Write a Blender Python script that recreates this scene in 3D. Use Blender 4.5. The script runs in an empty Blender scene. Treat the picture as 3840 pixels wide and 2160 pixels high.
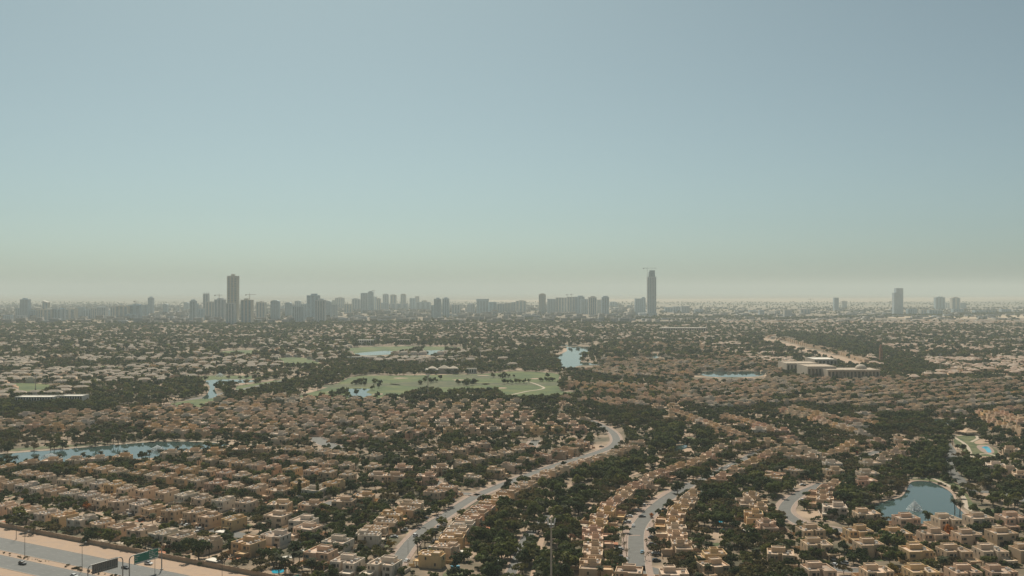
import bpy, math, random
import numpy as np
from mathutils import Vector
from mathutils.geometry import tessellate_polygon
random.seed(11); rng = np.random.default_rng(11)
SC = bpy.context.scene
COL = SC.collection

# ---------------------------------------------------------------- camera
F = 3733.0; HORIZ = 1088.0; H = 140.0           # photo pixels (3840 wide), metres
cd = bpy.data.cameras.new('camera'); cam = bpy.data.objects.new('camera', cd); COL.objects.link(cam)
cd.sensor_width = 36.0; cd.lens = 36.0 * F / 3840.0
cd.shift_y = (HORIZ - 1080.0) / 3840.0
cd.clip_start = 1.0; cd.clip_end = 120000.0
cam.location = (0, 0, H); cam.rotation_euler = (math.radians(90), 0, 0)
SC.camera = cam

# ---------------------------------------------------------------- sky, sun, exposure
SUN_AZ = math.radians(-13.0)      # from the view direction, negative = left
SUN_EL = math.radians(50.0)
W = bpy.data.worlds.new('World'); SC.world = W; W.use_nodes = True
nt = W.node_tree
sky = nt.nodes.new('ShaderNodeTexSky'); sky.sky_type = 'NISHITA'; sky.sun_disc = False
sky.sun_elevation = SUN_EL; sky.sun_rotation = SUN_AZ
sky.altitude = 0; sky.air_density = 0.6; sky.dust_density = 1.5; sky.ozone_density = 3.0
nt.nodes['Background'].inputs['Strength'].default_value = 0.064
wb_ = nt.nodes.new('ShaderNodeMix'); wb_.data_type = 'RGBA'; wb_.blend_type = 'MULTIPLY'; wb_.inputs['Factor'].default_value = 1.0
wb_.inputs['B'].default_value = (1.0, 1.10, 0.94, 1)          # the camera's white balance on the whole sky
hs_ = nt.nodes.new('ShaderNodeHueSaturation'); hs_.inputs['Saturation'].default_value = 0.6      # dusty, low-saturation air everywhere
w2_ = nt.nodes.new('ShaderNodeMix'); w2_.data_type = 'RGBA'; w2_.blend_type = 'MULTIPLY'; w2_.inputs['Factor'].default_value = 1.0; w2_.inputs['B'].default_value = (0.90, 1.03, 1.0, 1)
nt.links.new(sky.outputs[0], wb_.inputs['A']); nt.links.new(wb_.outputs['Result'], hs_.inputs['Color'])
nt.links.new(hs_.outputs[0], w2_.inputs['A']); nt.links.new(w2_.outputs['Result'], nt.nodes['Background'].inputs['Color'])
sl = bpy.data.lights.new('sun', 'SUN'); sl.energy = 4.6; sl.angle = math.radians(0.6); sl.color = (1.0, 0.89, 0.73)
sun = bpy.data.objects.new('sun', sl); COL.objects.link(sun)
sdir = Vector((math.sin(SUN_AZ) * math.cos(SUN_EL), math.cos(SUN_AZ) * math.cos(SUN_EL), math.sin(SUN_EL)))
sun.rotation_euler = sdir.to_track_quat('Z', 'Y').to_euler(); sun.location = (0, 0, 400)
vs = SC.view_settings; vs.view_transform = 'Standard'; vs.look = 'None'; vs.gamma = 1.0; vs.use_curve_mapping = False
vs.exposure = 0.2
SC.render.engine = 'CYCLES'
cy = SC.cycles
cy.use_denoising = True
cy.max_bounces = 6; cy.diffuse_bounces = 4; cy.glossy_bounces = 2; cy.transmission_bounces = 2
cy.volume_bounces = 1; cy.transparent_max_bounces = 4
cy.use_adaptive_sampling = True

# ---------------------------------------------------------------- helpers
def P(px, py, z=0.0):
    Y = (H - z) * F / (py - HORIZ)
    return np.array([(px - 1920.0) / F * Y, Y])
def proj(x, y, z=0.0):
    return 1920 + x / y * F, HORIZ + (H - z) / y * F
def inframe(x, y, m=0.0, z=3.0):
    if y < 200: return False
    a, b = proj(x, y, z)
    return -m < a < 3840 + m and b < 2160 + m
ROOF = 6.3
LABELS = {}
def tag(o, label, cat, group=None, kind=None):
    if label: o['label'] = label
    if cat: o['category'] = cat
    if group: o['group'] = group
    if kind: o['kind'] = kind
    LABELS.setdefault(label, []).append(o.name)
    return o
def mesh_from(name, v, f, mats, mi=None, smooth=False):
    me = bpy.data.meshes.new(name)
    me.from_pydata([tuple(map(float, p)) for p in v], [], f)
    for m in mats: me.materials.append(m)
    if mi is not None and len(mats) > 1: me.polygons.foreach_set('material_index', mi)
    if smooth: me.polygons.foreach_set('use_smooth', [True] * len(f))
    me.update()
    return me
def ob(name, me, parent=None, loc=None, color=None):
    o = bpy.data.objects.new(name, me); COL.objects.link(o)
    if parent is not None: o.parent = parent
    if loc is not None: o.location = loc
    if color is not None: o.color = (*color, 1)
    return o
def empty(name, loc, rz=0.0, sc=1.0):
    o = bpy.data.objects.new(name, None); COL.objects.link(o)
    o.location = loc; o.rotation_euler = (0, 0, rz); o.scale = (sc, sc, sc); o.empty_display_size = 0.5
    return o
class MB:
    def __init__(s): s.v = []; s.f = []; s.m = []
    def quad(s, a, b, c, d, m=0):
        n = len(s.v); s.v += [a, b, c, d]; s.f.append((n, n + 1, n + 2, n + 3)); s.m.append(m)
    def box(s, x0, x1, y0, y1, z0, z1, m=0, bottom=False):
        n = len(s.v)
        s.v += [(x0, y0, z0), (x1, y0, z0), (x1, y1, z0), (x0, y1, z0), (x0, y0, z1), (x1, y0, z1), (x1, y1, z1), (x0, y1, z1)]
        q = [(4, 5, 6, 7), (0, 1, 5, 4), (1, 2, 6, 5), (2, 3, 7, 6), (3, 0, 4, 7)]
        if bottom: q.append((3, 2, 1, 0))
        for a in q: s.f.append(tuple(n + i for i in a)); s.m.append(m)
    def tube(s, p0, p1, r0, r1, k=8, m=0, cap=True):
        p0 = Vector(p0); p1 = Vector(p1); d = (p1 - p0).normalized()
        a = d.orthogonal().normalized(); b = d.cross(a); n = len(s.v)
        for p, r in ((p0, r0), (p1, r1)):
            for i in range(k):
                t = 2 * math.pi * i / k; s.v.append(tuple(p + a * (r * math.cos(t)) + b * (r * math.sin(t))))
        for i in range(k):
            j = (i + 1) % k; s.f.append((n + i, n + j, n + k + j, n + k + i)); s.m.append(m)
        if cap: s.f.append(tuple(n + k + i for i in range(k))); s.m.append(m)
    def polyblock(s, out, z0, h, p=0.7, t=0.32, deck=None, dm=0, m=0):
        # walls following an outline, with a parapet rim and a sunken roof deck
        n = len(out); ins = []
        for i in range(n):
            a = Vector(out[i - 1]); b = Vector(out[i]); c = Vector(out[(i + 1) % n])
            d1 = (b - a).normalized(); d2 = (c - b).normalized()
            n1 = Vector((-d1.y, d1.x)); n2 = Vector((-d2.y, d2.x))
            k = n1 + n2; k = k / max(k.dot(n1), 0.2); q = b + k * t; ins.append((q.x, q.y))
        for i in range(n):
            j = (i + 1) % n; a, b, c, d = out[i], out[j], ins[j], ins[i]
            s.quad((*a, z0), (*b, z0), (*b, h), (*a, h), m)
            s.quad((*a, h), (*b, h), (*c, h), (*d, h), m)
            s.quad((*d, h), (*c, h), (*c, h - p), (*d, h - p), m)
        tgt = deck or s; k = len(tgt.v); tgt.v += [(x, y, h - p + (0.004 if deck else 0)) for x, y in ins]
        for tri in tessellate_polygon([[Vector((x, y, 0)) for x, y in ins]]):
            tgt.f.append(tuple(k + i for i in tri)); tgt.m.append(dm)
    def rect(s, x0, x1, y0, y1, *a, **k):
        s.polyblock([(x0, y0), (x1, y0), (x1, y1), (x0, y1)], *a, **k)
    def mesh(s, name, *mats, smooth=False): return mesh_from(name, s.v, s.f, mats, s.m, smooth)

def node(nt, t, **kw):
    n = nt.nodes.new(t)
    for k, v in kw.items(): setattr(n, k, v)
    return n
def mat(name, col, rough=0.85, var=0.12, scale=0.4, tint=None, rand=0.0, spec=0.3, bump=0.0, col2=None, metal=0.0, dirt=0.0):
    m = bpy.data.materials.new(name); m.use_nodes = True; nt = m.node_tree; b = nt.nodes['Principled BSDF']
    b.inputs['Roughness'].default_value = rough; b.inputs['Specular IOR Level'].default_value = spec; b.inputs['Metallic'].default_value = metal
    L = nt.links.new
    if tint == 'obj':
        src = node(nt, 'ShaderNodeObjectInfo').outputs['Color']
    elif tint == 'attr':
        src = node(nt, 'ShaderNodeAttribute', attribute_name='tint').outputs['Color']
    else:
        r = node(nt, 'ShaderNodeRGB'); r.outputs[0].default_value = (*col, 1); src = r.outputs[0]
    geo = node(nt, 'ShaderNodeNewGeometry')
    nz = node(nt, 'ShaderNodeTexNoise'); nz.inputs['Scale'].default_value = scale; nz.inputs['Detail'].default_value = 5
    L(geo.outputs['Position'], nz.inputs['Vector'])
    if col2 is not None:
        mx = node(nt, 'ShaderNodeMix', data_type='RGBA'); cr = node(nt, 'ShaderNodeMapRange')
        cr.inputs['From Min'].default_value = 0.40; cr.inputs['From Max'].default_value = 0.62
        L(nz.outputs['Fac'], cr.inputs['Value']); L(cr.outputs[0], mx.inputs['Factor'])
        L(src, mx.inputs['A']); mx.inputs['B'].default_value = (*col2, 1); src = mx.outputs['Result']
    mr = node(nt, 'ShaderNodeMapRange'); mr.inputs['From Min'].default_value = 0.25; mr.inputs['From Max'].default_value = 0.75
    mr.inputs['To Min'].default_value = 1 - var; mr.inputs['To Max'].default_value = 1 + var
    L(nz.outputs['Fac'], mr.inputs['Value'])
    mul = node(nt, 'ShaderNodeMix', data_type='RGBA', blend_type='MULTIPLY'); mul.inputs['Factor'].default_value = 1
    L(src, mul.inputs['A']); L(mr.outputs[0], mul.inputs['B']); src = mul.outputs['Result']
    if dirt > 0:                                     # rain streaks with their own shape
        mp = node(nt, 'ShaderNodeMapping'); mp.inputs['Scale'].default_value = (1.3, 1.3, 0.16)
        n2 = node(nt, 'ShaderNodeTexNoise'); n2.inputs['Scale'].default_value = 1.0; n2.inputs['Detail'].default_value = 3
        L(geo.outputs['Position'], mp.inputs['Vector']); L(mp.outputs[0], n2.inputs['Vector'])
        m2 = node(nt, 'ShaderNodeMapRange'); m2.inputs['From Min'].default_value = 0.5; m2.inputs['From Max'].default_value = 0.75
        m2.inputs['To Min'].default_value = 1.0; m2.inputs['To Max'].default_value = 1 - dirt
        L(n2.outputs['Fac'], m2.inputs['Value'])
        mu = node(nt, 'ShaderNodeMix', data_type='RGBA', blend_type='MULTIPLY'); mu.inputs['Factor'].default_value = 1
        L(src, mu.inputs['A']); L(m2.outputs[0], mu.inputs['B']); src = mu.outputs['Result']
    if rand > 0:
        oi = node(nt, 'ShaderNodeObjectInfo'); m3 = node(nt, 'ShaderNodeMapRange')
        m3.inputs['To Min'].default_value = 1 - rand; m3.inputs['To Max'].default_value = 1 + rand
        L(oi.outputs['Random'], m3.inputs['Value'])
        mu = node(nt, 'ShaderNodeMix', data_type='RGBA', blend_type='MULTIPLY'); mu.inputs['Factor'].default_value = 1
        L(src, mu.inputs['A']); L(m3.outputs[0], mu.inputs['B']); src = mu.outputs['Result']
    L(src, b.inputs['Base Color'])
    if bump > 0:
        bp = node(nt, 'ShaderNodeBump'); bp.inputs['Strength'].default_value = bump; bp.inputs['Distance'].default_value = 0.3
        L(nz.outputs['Fac'], bp.inputs['Height']); L(bp.outputs[0], b.inputs['Normal'])
    return m
def leafmat(name, stops, trans=0.34):
    m = bpy.data.materials.new(name); m.use_nodes = True; nt = m.node_tree; b = nt.nodes['Principled BSDF']; L = nt.links.new
    b.inputs['Roughness'].default_value = 0.75; b.inputs['Specular IOR Level'].default_value = 0.15
    oi = node(nt, 'ShaderNodeObjectInfo'); cr = node(nt, 'ShaderNodeValToRGB'); el = cr.color_ramp.elements
    el[0].position = 0; el[0].color = (*stops[0], 1); el[1].position = 1; el[1].color = (*stops[-1], 1)
    for i in range(1, len(stops) - 1):
        e = el.new(i / (len(stops) - 1)); e.color = (*stops[i], 1)
    L(oi.outputs['Random'], cr.inputs['Fac'])
    geo = node(nt, 'ShaderNodeNewGeometry'); nz = node(nt, 'ShaderNodeTexNoise'); nz.inputs['Scale'].default_value = 0.55; nz.inputs['Detail'].default_value = 3
    L(geo.outputs['Position'], nz.inputs['Vector'])
    mr = node(nt, 'ShaderNodeMapRange'); mr.inputs['From Min'].default_value = 0.3; mr.inputs['From Max'].default_value = 0.7
    mr.inputs['To Min'].default_value = 0.6; mr.inputs['To Max'].default_value = 1.45; L(nz.outputs['Fac'], mr.inputs['Value'])
    mu = node(nt, 'ShaderNodeMix', data_type='RGBA', blend_type='MULTIPLY'); mu.inputs['Factor'].default_value = 1
    L(cr.outputs[0], mu.inputs['A']); L(mr.outputs[0], mu.inputs['B']); L(mu.outputs['Result'], b.inputs['Base Color'])
    tr = node(nt, 'ShaderNodeBsdfTranslucent'); L(mu.outputs['Result'], tr.inputs['Color'])
    ms = node(nt, 'ShaderNodeMixShader'); ms.inputs[0].default_value = trans
    L(b.outputs[0], ms.inputs[1]); L(tr.outputs[0], ms.inputs[2]); L(ms.outputs[0], nt.nodes['Material Output'].inputs['Surface'])
    return m

M = {}
M['wall'] = mat('stucco', (0.5, 0.4, 0.3), tint='obj', var=0.07, scale=0.5, dirt=0.16)
M['wall_far'] = mat('stucco_far', (0.5, 0.4, 0.3), tint='attr', var=0.08, scale=0.3)
M['deck'] = mat('roof_deck', (0.36, 0.30, 0.25), var=0.3, scale=0.5, rand=0.35, col2=(0.42, 0.30, 0.22))
M['deck_far'] = mat('roof_deck_far', (0.42, 0.35, 0.28), var=0.25, scale=0.2)
M['glass'] = mat('window_glass', (0.025, 0.03, 0.035), rough=0.12, var=0.1, spec=0.5)
M['frame'] = mat('window_frame', (0.30, 0.25, 0.20), var=0.05)
M['unit'] = mat('roof_unit_metal', (0.55, 0.55, 0.54), rough=0.5, var=0.1, rand=0.25)
M['door'] = mat('timber_door', (0.12, 0.07, 0.045), var=0.2, scale=3)
M['white'] = mat('white_canopy', (0.66, 0.63, 0.57), var=0.05)
M['paving'] = mat('block_paving', (0.28, 0.212, 0.175), var=0.18, scale=0.5)
M['asphalt'] = mat('residential_asphalt', (0.115, 0.117, 0.112), var=0.16, scale=0.25, rough=0.8)
M['highway'] = mat('highway_asphalt', (0.115, 0.122, 0.122), var=0.12, scale=0.12, rough=0.75)
M['paint'] = mat('road_paint', (0.62, 0.62, 0.58), var=0.2, scale=1.5)
M['worn'] = mat('worn_road_paint', (0.27, 0.27, 0.26), var=0.3, scale=0.8)
M['sand'] = mat('verge_sand', (0.40, 0.285, 0.20), var=0.2, scale=0.22, bump=0.3, col2=(0.30, 0.22, 0.165))
M['kerb'] = mat('kerb_stone', (0.42, 0.37, 0.32), var=0.1)
M['stone'] = mat('bank_stone', (0.33, 0.25, 0.20), var=0.25, scale=0.8)
M['grass'] = mat('lawn', (0.052, 0.080, 0.024), var=0.3, scale=0.12, col2=(0.11, 0.11, 0.05))
M['turf'] = mat('fairway', (0.042, 0.085, 0.014), var=0.4, scale=0.025, col2=(0.078, 0.095, 0.022))
M['rough'] = mat('rough_grass', (0.048, 0.068, 0.024), var=0.3, scale=0.05, col2=(0.072, 0.075, 0.03))
M['soil'] = mat('garden_soil', (0.15, 0.105, 0.075), var=0.35, scale=0.15, col2=(0.07, 0.07, 0.04))
M['path'] = mat('walking_path', (0.40, 0.34, 0.27), var=0.12, scale=0.6)
M['bark'] = mat('bark', (0.085, 0.062, 0.045), var=0.3, scale=2)
M['pole'] = mat('galvanised_steel', (0.30, 0.30, 0.29), rough=0.45, var=0.08, metal=0.4)
M['darkpole'] = mat('painted_steel', (0.10, 0.10, 0.095), rough=0.5, var=0.08)
M['green'] = mat('sign_green', (0.0, 0.17, 0.12), rough=0.5, var=0.06)
M['signback'] = mat('sign_back', (0.14, 0.14, 0.14), rough=0.6, var=0.15, scale=1)
M['tyre'] = mat('tyre', (0.02, 0.02, 0.02), var=0.1)
M['carpaint'] = mat('car_paint', (0.5, 0.5, 0.5), tint='obj', rough=0.25, var=0.02, spec=0.6)
M['pool'] = mat('pool_water', (0.03, 0.34, 0.50), rough=0.1, var=0.12, scale=0.8)
M['foam'] = mat('fountain_foam', (0.82, 0.85, 0.86), var=0.04)
M['terra'] = mat('terracotta', (0.36, 0.15, 0.08), var=0.2, scale=0.8)
M['tower'] = mat('tower_cladding', (0.3, 0.3, 0.3), tint='obj', var=0.08, scale=0.06)
M['bay'] = mat('tower_glazing', (0.30, 0.38, 0.43), rough=0.3, var=0.3, scale=0.15)
M['far'] = mat('city_blocks', (0.4, 0.4, 0.4), tint='attr', var=0.1, scale=0.1)
M['marble'] = mat('pale_stone', (0.47, 0.41, 0.34), var=0.1, scale=0.1)
M['brick'] = mat('minaret_brick', (0.34, 0.185, 0.125), var=0.12, scale=0.5)
LF = {
 'round': leafmat('foliage_dark', [(0.0260, 0.0416, 0.0182), (0.0442, 0.0650, 0.0234), (0.0884, 0.1118, 0.0312), (0.0325, 0.0520, 0.0208), (0.1430, 0.1482, 0.0390), (0.0572, 0.0780, 0.0260)]),
 'spread': leafmat('foliage_olive', [(0.0598, 0.0676, 0.0286), (0.1235, 0.1196, 0.0416), (0.1300, 0.0936, 0.0468), (0.0468, 0.0624, 0.0260), (0.0910, 0.0806, 0.0364)]),
 'palm': leafmat('foliage_palm', [(0.0390, 0.0494, 0.0260), (0.0650, 0.0728, 0.0364), (0.0520, 0.0650, 0.0325)]),
 'yellow': leafmat('foliage_yellow', [(0.20, 0.135, 0.022), (0.15, 0.12, 0.03)]),
 'orange': leafmat('foliage_orange', [(0.42, 0.15, 0.025), (0.36, 0.13, 0.03)]),
 'red': leafmat('foliage_red', [(0.35, 0.05, 0.06), (0.32, 0.07, 0.05)]),
}
# water: a dark body with a nearly smooth rippled surface
wm = bpy.data.materials.new('lake_water'); wm.use_nodes = True; wn = wm.node_tree; wb = wn.nodes['Principled BSDF']
wb.inputs['Base Color'].default_value = (0.042, 0.075, 0.072, 1); wb.inputs['Roughness'].default_value = 0.04; wb.inputs['IOR'].default_value = 1.33
wz = node(wn, 'ShaderNodeTexNoise'); wz.inputs['Scale'].default_value = 0.35; wz.inputs['Detail'].default_value = 4
wg = node(wn, 'ShaderNodeNewGeometry'); wn.links.new(wg.outputs['Position'], wz.inputs['Vector'])
wp = node(wn, 'ShaderNodeBump'); wp.inputs['Strength'].default_value = 0.12; wp.inputs['Distance'].default_value = 0.12
wn.links.new(wz.outputs['Fac'], wp.inputs['Height']); wn.links.new(wp.outputs[0], wb.inputs['Normal']); M['water'] = wm

# ---------------------------------------------------------------- occupancy raster (2 m cells)
GX0, GY0, CS, GNX, GNY = -2700.0, 300.0, 2.0, 2700, 2100
OCC = np.zeros((GNY, GNX), np.uint8)
WATER, ROAD, HOUSE, OPEN, WOOD = 1, 2, 4, 8, 16
def cells(x, y): return int((x - GX0) / CS), int((y - GY0) / CS)
def occ(x, y):
    i, j = cells(x, y)
    return int(OCC[j, i]) if 0 <= i < GNX and 0 <= j < GNY else 255
def inpoly(px, py, poly):
    c = np.zeros(px.shape, bool); n = len(poly)
    for i in range(n):
        x0, y0 = poly[i - 1]; x1, y1 = poly[i]
        if y0 == y1: continue
        c ^= ((y0 > py) != (y1 > py)) & (px < (x1 - x0) * (py - y0) / (y1 - y0) + x0)
    return c
def mark(poly, bit):
    a = np.array(poly); i0, j0 = cells(a[:, 0].min(), a[:, 1].min()); i1, j1 = cells(a[:, 0].max(), a[:, 1].max())
    i0 = max(i0, 0); j0 = max(j0, 0); i1 = min(i1 + 1, GNX); j1 = min(j1 + 1, GNY)
    if i1 <= i0 or j1 <= j0: return
    X, Y = np.meshgrid(GX0 + (np.arange(i0, i1) + 0.5) * CS, GY0 + (np.arange(j0, j1) + 0.5) * CS)
    OCC[j0:j1, i0:i1] |= (inpoly(X, Y, a) * bit).astype(np.uint8)
def vnoise(n, seed):
    r = np.random.default_rng(seed).random((n, n))
    def g(x, y, s):
        u = (x / s) % n; v = (y / s) % n; i = int(u); j = int(v); a = u - i; b = v - j
        a = a * a * (3 - 2 * a); b = b * b * (3 - 2 * b); i2 = (i + 1) % n; j2 = (j + 1) % n
        return (r[j, i] * (1 - a) + r[j, i2] * a) * (1 - b) + (r[j2, i] * (1 - a) + r[j2, i2] * a) * b
    return g
NZ = vnoise(64, 5)

# ---------------------------------------------------------------- sheets and ribbons
def catmull(pts, closed=False, k=6):
    p = [np.array(q, float) for q in pts]; n = len(p); o = []
    for i in range(n if closed else n - 1):
        a = p[i - 1] if (closed or i > 0) else 2 * p[0] - p[1]
        b = p[i]; c = p[(i + 1) % n]; d = p[(i + 2) % n] if (closed or i + 2 < n) else 2 * p[-1] - p[-2]
        for t in np.arange(k) / k:
            o.append(0.5 * ((2 * b) + (c - a) * t + (2 * a - 5 * b + 4 * c - d) * t * t + (3 * b - a - 3 * c + d) * t ** 3))
    if not closed: o.append(p[-1])
    return o
def sheet(name, pts, m, z, kind='structure', parent=None):
    tri = tessellate_polygon([[Vector((q[0], q[1], 0)) for q in pts]])
    me = mesh_from(name, [(q[0], q[1], z) for q in pts], [tuple(t) for t in tri], [m])
    if len(me.polygons) and me.polygons[0].normal.z < 0: me.flip_normals()
    o = ob(name, me, parent)
    if parent is None: o['kind'] = kind
    return o
def area(name, pix, m, z, bit=0, smooth=True, kind='structure'):
    w = [P(*q) for q in pix]
    if smooth: w = catmull(w, True, 5)
    if bit: mark(w, bit)
    return sheet(name, w, m, z, kind), w
def offset_line(w, d):
    o = []
    for i, p in enumerate(w):
        t = w[min(i + 1, len(w) - 1)] - w[max(i - 1, 0)]; t = t / (np.linalg.norm(t) + 1e-9)
        o.append(p + np.array([t[1], -t[0]]) * d)
    return o
def ribbon(name, w, d0, d1, m, z, bit=0, skirt=0.0, parent=None):
    a = offset_line(w, d0); b = offset_line(w, d1); mb = MB()
    for i in range(len(w) - 1):
        mb.quad((*a[i], z), (*a[i + 1], z), (*b[i + 1], z), (*b[i], z))
        if skirt:
            mb.quad((*a[i], z - skirt), (*a[i + 1], z - skirt), (*a[i + 1], z), (*a[i], z))
            mb.quad((*b[i], z - skirt), (*b[i + 1], z - skirt), (*b[i + 1], z), (*b[i], z))
    if bit:
        for i in range(len(w) - 1): mark([a[i], a[i + 1], b[i + 1], b[i]], bit)
    o = ob(name, mb.mesh(name, m), parent)
    if parent is None: o['kind'] = 'structure'
    return o
def street(pix, width=7.6, walk=3.2, name='road'):
    w = catmull([P(*q) for q in pix], False, 6)
    r = ribbon(name, w, -width / 2, width / 2, M['asphalt'], 0.06, ROAD)
    for s in (-1, 1):
        if walk:
            ribbon('pavement', w, s * (width / 2 + 0.15), s * (width / 2 + walk), M['paving'], 0.18, ROAD, 0.2)
            ribbon('kerb', w, s * width / 2, s * (width / 2 + 0.15), M['kerb'], 0.2, 0, 0.2, r)
    return w

# ================================================================ THE GROUND
g = MB(); g.quad((-24000, -1500, 0), (24000, -1500, 0), (24000, 42000, 0), (-24000, 42000, 0))
gm = bpy.data.materials.new('ground_soil'); gm.use_nodes = True; gn = gm.node_tree; gb = gn.nodes['Principled BSDF']; gb.inputs['Roughness'].default_value = 0.95
GL = gn.links.new
geo = node(gn, 'ShaderNodeNewGeometry')
n1 = node(gn, 'ShaderNodeTexNoise'); n1.inputs['Scale'].default_value = 0.03; n1.inputs['Detail'].default_value = 6; GL(geo.outputs['Position'], n1.inputs['Vector'])
r1 = node(gn, 'ShaderNodeValToRGB'); e = r1.color_ramp.elements
e[0].position = 0.36; e[0].color = (0.07, 0.064, 0.036, 1); e[1].position = 0.64; e[1].color = (0.36, 0.265, 0.19, 1)
x = e.new(0.52); x.color = (0.19, 0.145, 0.10, 1); GL(n1.outputs['Fac'], r1.inputs['Fac'])
mp = node(gn, 'ShaderNodeMapping'); mp.inputs['Scale'].default_value = (0.00012, 0.0011, 1); GL(geo.outputs['Position'], mp.inputs['Vector'])
n2 = node(gn, 'ShaderNodeTexNoise'); n2.inputs['Scale'].default_value = 1.0; n2.inputs['Detail'].default_value = 5; GL(mp.outputs[0], n2.inputs['Vector'])
r2 = node(gn, 'ShaderNodeValToRGB'); e = r2.color_ramp.elements
e[0].position = 0.35; e[0].color = (0.13, 0.125, 0.095, 1); e[1].position = 0.65; e[1].color = (0.30, 0.25, 0.18, 1); GL(n2.outputs['Fac'], r2.inputs['Fac'])
sp = node(gn, 'ShaderNodeSeparateXYZ'); GL(geo.outputs['Position'], sp.inputs[0])
mr = node(gn, 'ShaderNodeMapRange'); mr.inputs['From Min'].default_value = 4200; mr.inputs['From Max'].default_value = 9000; GL(sp.outputs['Y'], mr.inputs['Value'])
mx = node(gn, 'ShaderNodeMix', data_type='RGBA'); GL(mr.outputs[0], mx.inputs['Factor']); GL(r1.outputs[0], mx.inputs['A']); GL(r2.outputs[0], mx.inputs['B'])
GL(mx.outputs['Result'], gb.inputs['Base Color'])
o = ob('ground', g.mesh('ground', gm)); o['kind'] = 'structure'
M['desert'] = mat('desert_sand', (0.38, 0.30, 0.215), var=0.2, scale=0.0006)
def desert(pix): w_ = catmull([P(*q) for q in pix], True, 6); sheet('desert', w_, M['desert'], 0.4)
desert([(1700, 1126), (2300, 1122), (2800, 1119), (3300, 1117), (3900, 1112), (3900, 1124), (3400, 1131), (2900, 1134), (2400, 1133), (1900, 1132)])
desert([(1350, 1160), (2000, 1155), (2420, 1154), (2400, 1160), (2000, 1163)])
desert([(3300, 1182), (3600, 1184), (3900, 1181), (3900, 1192), (3500, 1196), (3300, 1190)])

# ---- highway, bottom left (u runs along it to the lower right, v towards the camera)
HO = np.array([-289.7, 563.0]); HU = np.array([0.868, -0.497]); HU /= np.linalg.norm(HU); HV = np.array([HU[1], -HU[0]])
def HW(u, v): return HO + HU * u + HV * v
def hstrip(name, u0, u1, v0, v1, m, z, bit=0, parent=None):
    q = [HW(u0, v0), HW(u1, v0), HW(u1, v1), HW(u0, v1)]
    if bit: mark(q, bit)
    o = ob(name, mesh_from(name, [(*p, z) for p in q], [(3, 2, 1, 0)], [m]), parent)
    if parent is None: o['kind'] = 'structure'
    if o.data.polygons[0].normal.z < 0: o.data.flip_normals()
    return o
hstrip('sand_verge', -260, 420, -15.9, 120, M['sand'], 0.03, ROAD)
hw1 = hstrip('highway', -260, 420, 0, 16.3, M['highway'], 0.06)
hw2 = hstrip('highway', -260, 420, 22.5, 37.0, M['highway'], 0.06)
for v0, hwp in ((0.7, hw1), (15.6, hw1), (23.2, hw2), (36.3, hw2)):
    hstrip('edge_line', -260, 420, v0, v0 + 0.2, M['worn'], 0.066, 0, hwp)
for v0, hwp in ((4.4, hw1), (8.1, hw1), (11.8, hw1), (26.8, hw2), (30.4, hw2), (33.0, hw2)):
    for k in range(0, 34):
        hstrip('lane_dash', -60 + k * 9, -57 + k * 9, v0, v0 + 0.16, M['worn'], 0.066, 0, hwp)
for v0 in (-0.25, 16.3, 22.25, 37.0):
    mb = MB(); q = [HW(-260, v0), HW(420, v0), HW(420, v0 + 0.25), HW(-260, v0 + 0.25)]
    for a, b in ((0, 1), (1, 2), (2, 3), (3, 0)): mb.quad((*q[a], 0), (*q[b], 0), (*q[b], 0.16), (*q[a], 0.16))
    mb.quad(*[(*p, 0.16) for p in q]); o = ob('kerb', mb.mesh('kerb', M['kerb'])); o['kind'] = 'structure'

# ---- lakes, lawns, parks (photo pixels)
Z24 = lambda ox, oy, L: [(ox + a / 2.4146, oy + b / 2.4146) for a, b in L]
_, canal = area('canal_water', [(-60, 1706), (0, 1703), (207, 1688), (460, 1666), (621, 1656), (745, 1659), (860, 1666), (800, 1678), (700, 1697), (592, 1715), (414, 1726), (323, 1732), (83, 1737), (-60, 1732)], M['water'], 0.05, WATER)
area('canal_lawn', [(30, 1692), (60, 1682), (200, 1671), (365, 1664), (440, 1659), (300, 1672), (150, 1684)], M['grass'], 0.05, OPEN)
ribbon('canal_path', catmull([P(*q) for q in [(-60, 1704), (0, 1700), (207, 1685), (460, 1663), (621, 1653), (745, 1656), (870, 1662), (980, 1668)]]), -1.5, 2.0, M['path'], 0.09, ROAD)
POND = Z24(2880, 1560, [(1290, 600), (1400, 590), (1500, 605), (1600, 650), (1670, 700), (1700, 760), (1715, 820), (1780, 880), (1800, 945), (1480, 985), (1140, 970), (1050, 950), (990, 880), (930, 820), (1060, 770), (1200, 730), (1250, 660)])
_, pond = area('pond_water', POND, M['water'], 0.05, WATER)
pond.append(pond[0])
ribbon('pond_edging', pond, -0.9, 0.7, M['stone'], 0.3, OPEN, 0.3)
pth = catmull([P(*q) for q in Z24(2880, 1560, [(1240, 575), (1320, 562), (1480, 566), (1570, 600), (1660, 645), (1740, 700), (1780, 760), (1800, 830), (1900, 880), (2050, 900)])])
ribbon('pond_path', pth, -1.5, 1.5, M['path'], 0.1, ROAD)
area('park_lawn', Z24(2880, 1560, [(1200, 560), (1400, 530), (1600, 560), (1760, 650), (1830, 750), (1900, 830), (2080, 850), (1960, 900), (1800, 850), (1770, 740), (1600, 620), (1400, 585)]), M['grass'], 0.045)
area('park_lawn', Z24(2880, 1560, [(1700, 190), (1850, 170), (1900, 210), (1990, 260), (2090, 330), (2060, 400), (1840, 400), (1780, 330), (1690, 250)]), M['grass'], 0.05, OPEN)
area('sand_court', Z24(2880, 1560, [(1870, 235), (1960, 205), (2000, 240), (1900, 255)]), M['sand'], 0.08)
area('sand_court', Z24(2880, 1560, [(1900, 378), (1970, 366), (2030, 378), (1970, 392)]), M['sand'], 0.08)
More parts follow.
